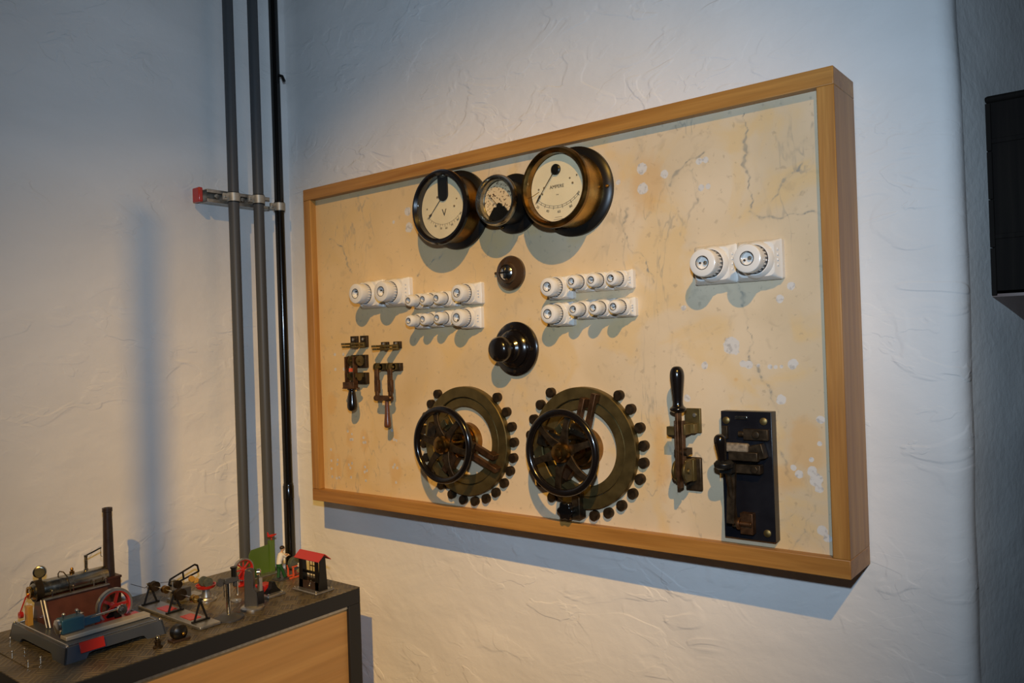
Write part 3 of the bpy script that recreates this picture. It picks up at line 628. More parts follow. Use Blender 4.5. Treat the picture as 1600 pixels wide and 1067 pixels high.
# single-pole switch with upright black handle
t = thing('lever_switch', 'tall single-pole knife switch with upright black handle, left of the black slate panel', 'switch', W(1.275, 1.475), WALLROT)
mb = MB(); mb.box((.008, .062, .004), (.036, .052, .008)); p1 = mb.build('upper_plate', M['bronze'], t, bevel=.001)
mb = MB()
for s in (-1, 1): mb.box((s*.009+.002, .047, .030), (.005, .022, .050))
mb.box((.010, .047, .018), (.024, .020, .022)); mb.build('upper_jaw', M['bronze'], p1, bevel=.0008)
mb = MB(); mb.lathe([(.004, .008), (.004, .011)], 10, tr(.014, .074, 0)); mb.build('plate_screw', M['galv'], p1)
mb = MB(); mb.box((.006, -.052, .004), (.038, .072, .008)); p2 = mb.build('lower_plate', M['bronze_dark'], t, bevel=.003)
mb = MB()
for s in (-1, 1):
    mb.box((s*.010, -.040, .032), (.005, .046, .044)); mb.lathe([(.022, -.0025), (.022, .0025)], 28, tr(s*.012, -.040, .046) @ ry(PI/2))
mb.box((0, -.042, .014), (.028, .046, .016)); mb.cyl((-.018, -.040, .046), (.018, -.040, .046), .006, 16); mb.build('lower_hinge', M['bronze'], p2, bevel=.0008)
mb = MB()
mb.box((0, .006, .056), (.006, .160, .020)); mb.box((-.008, .006, .052), (.0035, .120, .014)); mb.box((.008, .006, .052), (.0035, .120, .014)); mb.build('blade', M['copper'], t, bevel=.0008)
mb = MB(); mb.box((-.018, .044, .050), (.020, .018, .014)); mb.build('side_tab', M['bronze'], t, bevel=.0008)
mb = MB(); mb.cyl((-.012, .000, .050), (.016, .000, .050), .008, 16); mb.box((.004, .000, .040), (.020, .014, .030)); mb.build('pivot_bolt', M['bronze_dark'], t)
mb = MB(); mb.lathe(sm([(.010, .083), (.016, .087), (.017, .092), (.012, .097), (.0105, .105), (.0115, .120), (.0145, .150), (.0150, .162), (.0128, .172), (.0075, .1785), (.001, .180)]), 36, tr(0, 0, .056) @ rx(-PI/2)); mb.build('handle', M['bakelite'], t)

# switch on the slate panel
t = thing('slate_panel_switch', 'knife switch with drooping black handle mounted on an upright black slate panel', 'switch', W(1.407, 1.432), WALLROT)
mb = MB(); mb.prism([(-.052, -.129), (.054, -.129), (.054, .129), (-.052, .129)], 0, .025); sl = mb.build('slate_base', M['slate'], t, bevel=.0012)
mb = MB(); mb.box((-.008, .116, .026), (.026, .007, .003)); mb.build('name_plate', M['nickel'], t, bevel=.001)
for x, y in ((-.040, .110), (.038, .110), (.038, -.112)):
    mb = MB(); mb.lathe([(.0075, .025), (.0075, .0275), (.004, .0295)], 20, tr(x, y, 0)); mb.build('fixing_screw', M['bronze'], t)
mb = MB(); mb.box((.024, .084, .031), (.050, .022, .012)); mb.lathe([(.008, .037), (.008, .040), (.005, .041)], 20, tr(.026, .084, 0)); mb.cyl((-.012, .084, .032), (.0, .084, .032), .006, 12); mb.build('top_terminal', M['bronze_dark'], t, bevel=.001)
mb = MB(); mb.box((-.042, .086, .029), (.012, .026, .008)); mb.build('small_terminal', M['bronze_dark'], t, bevel=.0008)
mb = MB(); mb.box((-.012, .058, .044), (.050, .018, .016)); mb.build('fuse_wrap', M['wrap'], t, bevel=.004)
mb = MB(); mb.box((.004, .042, .046), (.060, .018, .018)); mb.box((.028, .050, .036), (.030, .030, .020), Matrix.Rotation(.25, 3, 'Z')); mb.build('upper_contact', M['bronze_dark'], t, bevel=.0015)
mb = MB(); mb.box((.004, .016, .036), (.062, .018, .020)); mb.lathe([(.008, .044), (.008, .050)], 6, tr(.024, .016, 0)); mb.build('middle_contact', M['bronze_dark'], t, bevel=.001)
mb = MB(); mb.box((.002, -.094, .034), (.026, .042, .018)); mb.lathe([(.012, -.003), (.012, .003)], 20, tr(-.012, -.094, .044) @ ry(PI/2)); mb.cyl((-.016, -.094, .044), (.014, -.094, .044), .005, 12); mb.build('bottom_hinge', M['copper'], t, bevel=.001)
mb = MB(); mb.tube([(-.020, -.100, .044), (-.022, -.02, .058), (-.024, .030, .070)], .0065, 8); mb.box((-.0215, -.032, .055), (.016, .120, .008), Matrix.Rotation(-.13, 3, 'X')); mb.build('blade', M['bronze_dark'], t)
mb = MB(); mb.lathe([(.012, 0), (.019, .004), (.020, .012), (.014, .018)], 28, tr(-.026, .018, .076) @ rx(-PI/2)); mb.box((-.024, .020, .066), (.026, .022, .018)); mb.build('handle_collar', M['black_matte'], t, bevel=.001)
mb = MB(); mb.lathe(sm([(.0085, 0), (.009, .014), (.0115, .034), (.0125, .044), (.0108, .052), (.006, .057), (.001, .058)]), 30, tr(-.027, .032, .080) @ rx(-PI/2+.18)); mb.build('handle', M['bakelite'], t)

# ------------------------------------------------------------------ pipes and brackets on the left wall
PX = -.187
def pipe(label, x, y, r, mat, group=None, name='conduit_pipe', z0=1.027, zt=3.7):
    t = thing(name, label, 'pipe', (x, y, 0), group=group)
    mb = MB(); mb.tube([(0, 0, z0), (0, 0, zt)], r, 40); mb.build('tube', mat, t); return t
pipe('grey plastic pipe on the left wall, left of its twin', PX, -.256, .0163, M['pvc'], 'grey pipes on the left wall')
pipe('grey plastic pipe on the left wall, beside the black pipe', PX, -.166, .0163, M['pvc'], 'grey pipes on the left wall')
bp_ = pipe('glossy black pipe running down the room corner', -.205, -.074, .0152, M['pipe_black'], z0=0)
mb = MB(); mb.lathe([(.0152, 1.225), (.0178, 1.226), (.0178, 1.268), (.0165, 1.270), (.0165, 1.276), (.0152, 1.277)], 36); mb.build('coupling', M['pipe_black'], bp_)
mb = MB(); mb.lathe([(.0150, .0), (.0172, .001), (.0172, 1.224), (.0152, 1.226)], 36); mb.build('lower_tube', M['pipe_black'], bp_)
mb = MB(); mb.tube([(.012, .004, 2.635), (.024, .010, 2.630), (.030, .014, 2.612)], .005, 10); mb.build('hook', M['black_matte'], bp_)
t = thing('pipe_rail', 'galvanised mounting rail with red end cap behind the grey pipes', 'bracket', (-.264, -.24, 2.205))
mb = MB()
mb.box((.022, .022, .0), (.004, .225, .042)); mb.box((.036, .022, .019), (.030, .225, .0025)); mb.box((.036, .022, -.019), (.030, .225, .0025)); mb.box((.050, .022, .0145), (.0025, .225, .010)); mb.box((.050, .022, -.0145), (.0025, .225, .010)); mb.box((.005, .022, 0), (.032, .225, .038)); mb.build('channel', M['galv'], t, bevel=.0006)
mb = MB(); mb.box((.033, -.112, 0), (.038, .014, .045)); mb.build('end_cap', M['red'], t, bevel=.003)
for y in (-.06, .03, .105): 
    mb = MB(); mb.lathe([(.007, 0), (.007, .006)], 6, tr(.050, y, 0) @ ry(PI/2)); mb.build('bolt', M['galv'], t)
def clamp(lab, x, y, z, R, xw, grp='pipe clamps'):
    t = thing('pipe_clamp', lab, 'clamp', (x, y, z), group=grp)
    mb = MB(); mb.ring([(R-.0004, -.013), (R+.0034, -.013), (R+.0034, .013), (R-.0004, .013)], 40); mb.box((0, -R-.010, 0), (.008, .020, .020)); mb.build('band', M['nickel_dull'], t, bevel=.0005)
    mb = MB(); mb.ring([(R-.0006, -.0155), (R+.0014, -.0155), (R+.0014, .0155), (R-.0006, .0155)], 40); mb.build('rubber_lining', M['black_matte'], t)
    mb = MB(); mb.cyl((-.005, -R-.012, 0), (.010, -R-.012, 0), .005, 12); mb.cyl((xw-x, 0, 0), (-R, 0, 0), .005, 12); mb.build('bolt', M['galv'], t)
clamp('steel clamp around the grey pipe nearest the red cap', PX, -.256, 2.203, .0168, -.214)
clamp('steel clamp around the middle pipe of the three', PX, -.166, 2.207, .0168, -.214)
clamp('small steel clamp holding the black pipe to the wall', -.205, -.074, 2.196, .0157, -.262, 'black pipe clamp')
for o in bpy.data.objects:
    if o.get('group') == 'black pipe clamp': del o['group']

# dark wooden box at the right edge
t = thing('wooden_wall_box', 'dark plank box fixed on the receding wall at the right edge', 'box', (1.806, .175, 1.774))
mb = MB()
for k in range(4): mb.box((.0045+.0, .03, .05+.096*k+.0), (.009, .10, .0945))
mb.build('side_board', M['oldwood'], t, bevel=.001)
mb = MB()
for k in range(5): mb.box((.035+.066*k, -.006, .196), (.064, .014, .384))
mb.build('front_board', M['oldwood'], t, bevel=.002)
mb = MB(); mb.add([(0, -.013, .0), (.34, -.013, 0), (.34, .26, -.085), (0, .26, -.085), (0, -.013, .012), (.34, -.013, .012), (.34, .26, .012), (0, .26, .012)], [(0, 3, 2, 1), (4, 5, 6, 7), (0, 1, 5, 4), (1, 2, 6, 5), (2, 3, 7, 6), (3, 0, 4, 7)]); mb.build('bottom_board', M['woodgrip'], t)
mb = MB(); mb.box((.17, .13, .395), (.345, .29, .014)); mb.box((.17, .25, .2), (.33, .012, .38)); mb.build('lid', M['oldwood'], t, bevel=.006)
for z in (.12, .31): mb = MB(); mb.box((.17, -.0145, z), (.34, .004, .010)); mb.build('iron_strap', M['oldwood'], t, bevel=.001)

# unseen post added behind the camera to cast the band on the left wall
mb = MB(); mb.cyl((0, 0, 0), (0, 0, 3.9), .021, 24); o = mb.build('shadow_post', M['galv']); o.location = (1.88, -2.62, 0); tag(o, 'unseen upright post added behind the viewpoint to cast a shadow band on the left wall', 'post')

# ------------------------------------------------------------------ cabinet
CT = 1.026
t = thing('display_cabinet', 'charcoal steel framed cabinet with plywood sides and tread-plate top', 'cabinet', (-.01, -.58, 0))
X0, X1, Y0, Y1 = -.246, .250, -.436, .420
def cbox(name, c, dd, mat, bev=.0015):
    mb = MB(); mb.box(c, dd); return mb.build(name, mat, t, bevel=bev)
fw = .042
for x in (X0+fw/2, X1-fw/2):
    for y in (Y0+fw/2, Y1-fw/2): cbox('corner_post', (x, y, (CT-.003-fw)/2), (fw, fw, CT-.003-fw), M['cab'])
for z in (CT-.003-fw/2, .06):
    for x in (X0+fw/2, X1-fw/2): cbox('frame_bar', (x, (Y0+Y1)/2, z), (fw, Y1-Y0 - (0 if z > .5 else 2*fw), fw), M['cab'])
    for y in (Y0+fw/2, Y1-fw/2): cbox('frame_bar', ((X0+X1)/2, y, z), (X1-X0-2*fw, fw-.0004, fw), M['cab'])
cbox('top_plate', ((X0+X1)/2, (Y0+Y1)/2, CT-.0015), (X1-X0, Y1-Y0, .003), M['tread'], .0005)
cbox('front_panel', (X1-.016, (Y0+Y1)/2, .5305), (.010, Y1-Y0-2*fw, .899), M['ply'], 0)
for y in (Y0+.016, Y1-.016): cbox('side_panel', ((X0+X1)/2, y, .5305), (X1-X0-2*fw, .010, .899), M['ply'], 0)
mb = MB(); mb.box((X1-.008, (Y0+Y1)/2, CT-.003-fw-.004), (.006, Y1-Y0-2*fw, .008)); mb.build('glazing_strip', M['galv'], t)

# ------------------------------------------------------------------ toys on the cabinet
# steam engine
EX, EY = -.035, -.800
E_ = thing('toy_steam_engine', 'toy steam engine with horizontal boiler, tall chimney and red flywheel', 'toy', (EX, EY, CT))
def part(name, mat, parent, bevel=0, **k):
    mb = MB(); return mb
hx, hy, hh = .158, .119, .034
mb = MB()
outer = [(-hx, -hy), (hx, -hy), (hx, hy), (-hx, hy)]
# plinth sides with arched cut-outs, sloping in to the top
def side(p0, p1, n):
    p0 = Vector((*p0, 0)); p1 = Vector((*p1, 0)); nn = Vector((*n, 0)); L = (p1-p0).length; dr = (p1-p0)/L
    prof = [(0, 0), (.20, 0), (.23, .30), (.26, .36), (.74, .36), (.77, .30), (.80, 0), (1, 0), (1, 1), (0, 1)]
    vs = []
    for k, off in enumerate((0, -.004)):
        for u, v in prof:
            sl = .006*v
            q = p0 + dr*(u*L if 0 < u < 1 else (sl if u == 0 else L-sl)) + nn*(off-sl); vs.append((q.x, q.y, hh*v))
    n_ = len(prof)
    mb.add(vs, [tuple(range(n_)), tuple(range(n_, 2*n_))[::-1]] + [(i, (i+1) % n_, n_+(i+1) % n_, n_+i) for i in range(n_)])
side(outer[0], outer[1], (0, -1)); side(outer[1], outer[2], (1, 0)); side(outer[2], outer[3], (0, 1)); side(outer[3], outer[0], (-1, 0))
pl = mb.build('plinth', M['bluegrey'], E_)
mb = MB(); mb.box((0, 0, hh-.001), (2*hx-.012, 2*hy-.012, .003)); mb.build('plinth_top', M['bluegrey'], E_, bevel=.001)
mb = MB(); 
rx_, ry_ = hx-.016, hy-.016
mb.tube([(-rx_, -ry_, hh+.0015), (rx_, -ry_, hh+.0015), (rx_, ry_, hh+.0015), (-rx_, ry_, hh+.0015), (-rx_, -ry_, hh+.0015)], .0016, 8); mb.build('trim_line', M['chrome'], E_)
for sx in (-1, 1):
    for sy in (-1, 1): mb = MB(); mb.ball((sx*(hx-.010), sy*(hy-.010), hh+.002), .0035, 12); mb.build('corner_rivet', M['chrome'], E_)
# firebox: sloping front, brick red
mb = MB(); by0, by1 = -.072, .078
prof = [(-.135, hh), (-.030, hh), (-.060, hh+.062), (-.120, hh+.062)]
vs = [(x, by0, z) for x, z in prof] + [(x, by1, z) for x, z in prof]
mb.add(vs, [(0, 3, 2, 1), (4, 5, 6, 7), (0, 1, 5, 4), (1, 2, 6, 5), (2, 3, 7, 6), (3, 0, 4, 7)]); mb.build('firebox', M['tile_red'], E_)
mb = MB(); mb.box((-.060, (by0+by1)/2, hh+.064), (.014, by1-by0+.008, .004)); mb.tube([(-.026, by0-.003, hh+.001), (-.057, by0-.003, hh+.064)], .0032, 8); mb.tube([(-.033, by0-.008, hh+.001), (-.064, by0-.008, hh+.064)], .0022, 8); mb.build('firebox_trim', M['cast'], E_, bevel=.0005)
bz = hh+.082; bx = -.090
mb = MB(); mb.M = tr(bx, 0, bz) @ rx(-PI/2)
mb.lathe([(.001, -.094), (.012, -.093), (.018, -.089), (.0225, -.082), (.0235, -.080), (.0235, .080), (.022, .088), (.012, .092), (.001, .093)], 40); boiler = mb.build('boiler', M['nickel'], E_)
mb = MB(); mb.M = tr(bx, 0, bz) @ rx(-PI/2); mb.ring([(.0225, -.086), (.0262, -.086), (.0262, -.070), (.0235, -.070)], 40); mb.build('boiler_band', M['bronze_dark'], boiler)
mb = MB(); mb.M = tr(bx, -.094, bz) @ rx(PI/2); mb.ring([(.010, 0), (.015, 0), (.015, .004), (.010, .004)], 24); mb.build('water_gauge', M['brass'], boiler)
mb = MB(); mb.tube([(bx, -.070, bz+.022), (bx, -.070, bz+.036)], .004, 10); mb.M = tr(bx+.004, -.072, bz+.046) @ rz(-.45) @ ry(PI/2); mb.lathe([(.013, -.006), (.015, -.004), (.015, .004), (.012, .006)], 28); mb.build('pressure_gauge', M['nickel'], E_)
mb = MB(); mb.M = tr(bx+.010, -.0745, bz+.046) @ rz(-.45) @ ry(PI/2); mb.lathe([(.0115, -.001), (.0115, .001)], 24); mb.build('gauge_face', M['bronze'], E_)
mb = MB(); mb.lathe([(.004, 0), (.006, .004), (.006, .007), (.003, .009), (.004, .013), (.002, .017)], 14, tr(bx, .005, bz+.021)); mb.build('safety_valve', M['brass_dark'], E_)
mb = MB(); mb.tube([(bx, -.028, bz+.02), (bx, -.028, bz+.030), (bx+.004, -.026, bz+.036), (bx+.012, -.020, bz+.034), (bx+.018, -.014, bz+.022), (bx+.026, -.012, bz+.0), (bx+.03, -.012, hh+.066)], .0015, 8); mb.build('steam_pipe', M['bronze_dark'], E_)
mb = MB(); mb.lathe([(.0055, 0), (.0055, .004), (.0038, .006), (.0038, .034), (.0045, .036), (.0045, .040)], 16, tr(bx, .040, bz+.022)); wh = mb.build('whistle', M['nickel'], E_)
mb = MB(); mb.box((bx, .058, bz+.066), (.003, .045, .003), Matrix.Rotation(.30, 3, 'X')); mb.tube([(bx, .078, bz+.072), (bx, .078, bz+.052), (bx+.003, .080, bz+.049)], .0007, 6); mb.build('whistle_lever', M['black_matte'], wh)
for y in (-.055, -.005, .045, .075):
    mb = MB(); mb.tube([(-.060, y, hh+.064), (-.060, y, hh+.080)], .0012, 6); mb.ball((-.060, y, hh+.081), .0022, 10); mb.build('rail_post', M['chrome'], E_)
cx_, cy_ = -.090, .104
mb = MB(); mb.box((cx_, cy_-.004, hh+.036), (.044, .036, .072)); mb.box((cx_, cy_-.004, hh+.074), (.048, .040, .006)); mb.build('chimney_base', M['tile_red'], E_, bevel=.001)
mb = MB(); mb.lathe([(.0140, hh+.076), (.0110, hh+.245), (.0125, hh+.246), (.0125, hh+.256), (.0085, hh+.256), (.008, hh+.245)], 32, tr(cx_, cy_-.006, 0)); mb.build('chimney', M['chimney'], E_)
# horizontal engine
mb = MB(); mb.box((.092, .006, hh+.006), (.032, .200, .010)); mb.build('engine_bed', M['beige'], E_, bevel=.002)
mb = MB(); mb.box((.074, .045, hh+.006), (.045, .10, .008)); mb.build('bed_red_plate', M['red'], E_, bevel=.001)
mb = MB(); mb.box((.075, -.070, hh+.030), (.034, .052, .034)); cyl_ = mb.build('cylinder_block', M['blue'], E_, bevel=.003)
mb = MB(); mb.box((.075, -.028, hh+.026), (.012, .050, .020)); mb.build('crosshead_guide', M['blue'], cyl_, bevel=.002)
mb = MB(); mb.M = tr(.075, -.098, hh+.030) @ rx(PI/2); mb.lathe([(.017, -.002), (.017, .003), (.012, .005)], 24); mb.build('cylinder_cover', M['chrome'], cyl_)
mb = MB(); mb.tube([(.078, -.045, hh+.032), (.082, .048, hh+.036)], .0025, 8); mb.build('connecting_rod', M['chrome'], E_)
mb = MB(); mb.M = tr(.082, .048, hh+.032) @ ry(PI/2); mb.lathe([(.012, -.003), (.012, .003)], 24); mb.lathe([(.005, .003), (.005, .009)], 16); mb.build('crank_disc', M['chrome'], E_)
mb = MB(); mb.M = tr(.048, .045, hh+.036) @ ry(PI/2)
mb.ring([(.037, -.008), (.042, -.008), (.0435, -.006), (.0435, .006), (.042, .008), (.037, .008)], 56); fl = mb.build('flywheel', M['cast'], E_)
mb = MB(); mb.M = tr(.048, .045, hh+.036) @ ry(PI/2); mb.ring([(.033, -.0065), (.0372, -.0085), (.0372, .0085), (.033, .0065)], 56); mb.lathe([(.008, -.009), (.008, .009)], 20)
for k in range(5): mb.box(tuple(rz(k*2*PI/5+.35) @ Vector((.020, 0, 0))), (.030, .007, .004), rz(k*2*PI/5+.35))
mb.build('flywheel_spokes', M['red'], fl)
mb = MB(); mb.tube([(-.02, .045, hh+.036), (.095, .045, hh+.036)], .0025, 8); mb.build('crankshaft', M['chrome'], E_)
mb = MB(); mb.box((.025, .045, hh+.018), (.008, .016, .036)); mb.box((.066, .045, hh+.018), (.006, .016, .036)); mb.build('bearing_stand', M['black_matte'], E_, bevel=.001)
for y, z in ((-.085, .052), (-.055, .054)):
    mb = MB(); mb.tube([(.075, y, hh+.045), (.075, y, hh+z)], .0015, 6); mb.ball((.075, y, hh+z+.003), .004, 12); mb.build('oil_cup', M['chrome'], E_)
mb = MB(); mb.lathe([(.004, 0), (.004, .012), (.009, .013), (.009, .016), (.003, .018), (.003, .022)], 14, tr(.030, -.030, hh+.020)); mb.tube([(.03, -.03, hh), (.03, -.03, hh+.022)], .0018, 6); mb.build('steam_valve', M['chrome'], E_)
mb = MB(); mb.add([(.128, -.088, hh+.0035), (.128, -.030, hh+.0035), (.152, -.010, hh+.0035), (.162, -.034, hh-.016), (.162, -.082, hh-.016), (.152, -.094, hh+.0035)], [(0, 1, 2, 3, 4, 5)])
mb = MB(); mb.box((.1585, -.058, hh-.006), (.003, .055, .024), Matrix.Rotation(-.35, 3, 'Y')); mb.build('red_plate', M['red'], E_, bevel=.0006)
mb = MB(); mb.lathe([(.008, -.004), (.008, .004)], 16, tr(-.10, -.112, hh+.030) @ rx(PI/2)); mb.tube([(-.10, -.116, hh+.030), (-.10, -.100, hh+.070), (-.09, -.095, bz-.004)], .0018, 6); mb.build('valve_wheel', M['red'], E_)
mb = MB(); mb.box((-.100, -.094, hh+.024), (.020, .012, .048)); mb.build('burner_front', M['yellow'], E_, bevel=.001)

# transmission shaft
T_ = thing('toy_line_shaft', 'toy line shaft on three black A-frame stands over a long silver base', 'toy', (.022, -.595, CT))
mb = MB(); mb.box((0, 0, .004), (.315, .058, .008)); mb.build('base_plate', M['cast'], T_, bevel=.002)
for x in (-.075, .045): mb = MB(); mb.box((x+.015, .002, .0085), (.050, .030, .0015)); mb.build('red_panel', M['red'], T_)
for k, x in enumerate((-.143, -.015, .112)):
    mb = MB()
    for s in (-1, 1): mb.tube([(x, s*.018, .009), (x, 0, .060)], .0028, 8)
    mb.box((x, 0, .010), (.008, .048, .004)); mb.M = tr(x, 0, .060) @ ry(PI/2); mb.lathe([(.006, -.004), (.006, .004)], 16); mb.build('a_frame', M['black_matte'], T_)
mb = MB(); mb.tube([(-.16, 0, .060), (.128, 0, .060)], .002, 8); mb.build('shaft', M['chrome'], T_)
for x, r, mt in ((-.118, .013, 'bronze_dark'), (-.06, .010, 'brass_dark'), (.015, .015, 'bronze_dark'), (.085, .010, 'brass')):
    mb = MB(); mb.M = tr(x, 0, .060) @ ry(PI/2); mb.lathe([(r, -.007), (r*.85, -.003), (r*.85, .003), (r, .007)], 24); mb.build('pulley', M[mt], T_)
# hack saw machine
S_ = thing('toy_power_hacksaw', 'toy power hacksaw with black saw frame and yellow pulleys', 'toy', (-.103, -.503, CT))
mb = MB(); mb.box((0, 0, .004), (.05, .085, .008)); mb.build('base_plate', M['cast'], S_, bevel=.001)
mb = MB(); mb.box((-.004, -.012, .020), (.026, .05, .026)); mb.build('machine_bed', M['grey_paint'], S_, bevel=.002)
mb = MB(); mb.box((0, -.036, .034), (.014, .012, .056)); mb.build('upright', M['cast'], S_, bevel=.001)
fr_ = [(-.050, .050), (-.050, .064), (-.012, .072), (-.008, .078), (.030, .088), (.038, .084), (.042, .066), (.036, .062), (.034, .079), (.028, .081), (-.002, .072), (-.004, .060), (.036, .066), (.036, .062), (-.010, .053), (-.016, .064), (-.043, .058), (-.040, .051)]
mb = MB()
for a_, b_ in (((-.050, .052), (-.046, .066)), ((-.046, .066), (.028, .090)), ((.028, .090), (.036, .086)), ((.036, .086), (.040, .068)), ((.040, .068), (-.044, .048)), ((-.008, .077), (-.006, .056)), ((-.050, .052), (-.044, .048))):
    mb.tube([(.004, a_[0], a_[1]), (.004, b_[0], b_[1])], .0027, 8)
mb.build('saw_frame', M['black_matte'], S_)
mb = MB(); mb.M = tr(.016, -.030, .050) @ ry(PI/2); mb.lathe([(.011, -.005), (.009, 0), (.011, .005)], 24); mb.build('drive_pulley', M['bronze_dark'], S_)
mb = MB(); mb.M = tr(.014, .012, .055) @ ry(PI/2); mb.lathe([(.008, -.004), (.008, .004)], 20); mb.build('pulley', M['yellow'], S_)
mb = MB(); mb.box((.010, .026, .046), (.014, .014, .012)); mb.build('vice', M['yellow'], S_, bevel=.002)
# edge runner
t = thing('toy_edge_runner', 'toy edge-runner mill with red pan and two green stone wheels', 'toy', (-.040, -.468, CT))
t.location = (-.038, -.478, CT)
mb = MB(); mb.lathe([(.028, 0), (.028, .003), (.022, .005), (.020, .009), (.014, .011), (.010, .026), (.010, .032)], 40); mb.build('pedestal', M['cast'], t)
mb = MB(); mb.lathe([(.010, .030), (.024, .036), (.028, .044), (.026, .044), (.022, .039), (.001, .036)], 40); mb.build('pan', M['red'], t)
for s in (-1, 1):
    mb = MB(); mb.M = tr(s*.012, 0, .051) @ ry(PI/2); mb.lathe([(.013, -.004), (.0135, -.003), (.0135, .003), (.013, .004)], 32); mb.lathe([(.003, .004), (.003, .006)], 12); mb.build('stone_wheel', M['stone'], t)
mb = MB(); mb.cyl((0, 0, .036), (0, 0, .060), .003, 10); mb.build('spindle', M['chrome'], t)
# drill press
t = thing('toy_drill_press', 'toy pillar drill on a round grey foot at the cabinet front', 'toy', (.158, -.530, CT))
mb = MB(); mb.lathe([(.037, 0), (.037, .004), (.034, .007), (.024, .009), (.020, .013), (.010, .015)], 44); mb.build('foot', M['grey_paint'], t)
mb = MB(); mb.cyl((0, 0, .010), (0, 0, .098), .0060, 20); mb.build('column', M['chrome'], t)
mb = MB(); mb.cyl((.020, .010, .045), (.020, .010, .049), .013, 24); mb.tube([(0, 0, .047), (.020, .010, .047)], .003, 8); mb.build('work_table', M['cast'], t)
mb = MB(); mb.box((0, .008, .098), (.014, .040, .014)); mb.box((0, .022, .088), (.010, .012, .020)); mb.build('drill_head', M['grey_paint'], t, bevel=.002)
mb = MB(); mb.cyl((.004, .024, .055), (.004, .024, .098), .0025, 10); mb.cyl((.004, -.014, .060), (.004, -.014, .098), .0014, 8); mb.build('drill_spindle', M['chrome'], t)
mb = MB(); mb.cyl((0, .018, .104), (0, .018, .128), .007, 20); mb.cyl((0, .018, .126), (0, .018, .130), .009, 20); mb.build('motor_cap', M['black_matte'], t)
mb = MB(); mb.M = tr(.0, -.022, .098) @ ry(PI/2); mb.lathe([(.010, -.003), (.008, 0), (.010, .003)], 20); mb.build('pulley', M['grey_paint'], t)
# press
t = thing('toy_power_press', 'dark grey toy power press on a round silver foot', 'toy', (.138, -.447, CT))
mb = MB(); mb.lathe([(.031, 0), (.031, .004), (.027, .007), (.020, .009)], 40); mb.build('foot', M['cast'], t)
mb = MB(); mb.prism([(-.018, .006), (.017, .006), (.014, .045), (.006, .055), (.006, .098), (.000, .106), (-.014, .106), (-.017, .090)], -.013, .013, rx(PI/2)); mb.M = rz(0); mb.build('press_body', M['grey_paint'], t, bevel=.002).rotation_euler = (0, 0, .75)
mb = MB(); mb.box((.012, .018, .026), (.003, .020, .034)); mb.build('front_recess', M['slate'], t)
mb = MB(); mb.M = tr(.014, .012, .096) @ rz(.9) @ ry(PI/2); mb.lathe([(.009, -.004), (.009, .004), (.004, .007)], 20); mb.tube([(0, 0, .0), (.03, 0, 0)], .0024, 8); mb.build('crank', M['chrome'], t)
mb = MB(); mb.box((.012, .017, .062), (.010, .010, .036)); mb.build('ram', M['cast'], t, bevel=.001)
# red wheel
t = thing('toy_flywheel_stand', 'red spoked toy flywheel on a small red stand beside the green panel', 'toy', (-.078, -.333, CT))
mb = MB(); mb.box((0, 0, .003), (.030, .050, .006)); mb.box((-.010, 0, .022), (.005, .012, .036)); mb.box((.010, 0, .022), (.005, .012, .036)); mb.build('stand', M['red'], t, bevel=.001)
mb = MB(); mb.M = tr(.0, 0, .045) @ ry(PI/2); mb.ring([(.029, -.005), (.033, -.005), (.033, .005), (.029, .005)], 48); w_ = mb.build('rim', M['cast'], t)
mb = MB(); mb.M = tr(.0, 0, .045) @ ry(PI/2); mb.ring([(.0265, -.004), (.0292, -.0055), (.0292, .0055), (.0265, .004)], 48); mb.lathe([(.006, -.007), (.006, .007)], 16)
for k in range(8): mb.box(tuple(rz(k*PI/4) @ Vector((.016, 0, 0))), (.026, .0035, .003), rz(k*PI/4))
mb.build('spokes', M['red'], t)
mb = MB(); mb.cyl((-.014, 0, .045), (.018, 0, .045), .0025, 10); mb.build('axle', M['chrome'], t)
# green panel with red bird
t = thing('toy_green_workshop_wall', 'upright green tin panel with a small red bird on its post', 'toy', (-.120, -.240, CT))
mb = MB(); mb.prism([(-.046, 0), (.034, 0), (.034, .090), (-.038, .084), (-.046, .070)], -.0012, .0012, Matrix(((0, 0, 1, 0), (1, 0, 0, 0), (0, 1, 0, 0), (0, 0, 0, 1)))); mb.build('tin_panel', M['green'], t)
mb = MB(); mb.box((0, .034, .050), (.012, .018, .100)); mb.build('post', M['green'], t, bevel=.001)
mb = MB(); mb.box((.01, -.006, .002), (.036, .088, .004)); mb.build('base_plate', M['cast'], t, bevel=.001)
mb = MB(); mb.ball((0, .036, .1130), .0058, 16, (.8, 1.9, .85)); mb.tube([(0, .026, .113), (0, .024, .119), (0, .022, .127)], [.0042, .0034, .0012], 10); mb.tube([(0, .042, .1135), (0, .054, .1150)], [.0040, .0016], 8); mb.cyl((0, .036, .098), (0, .036, .11), .0015, 8); mb.build('red_bird', M['red'], t)
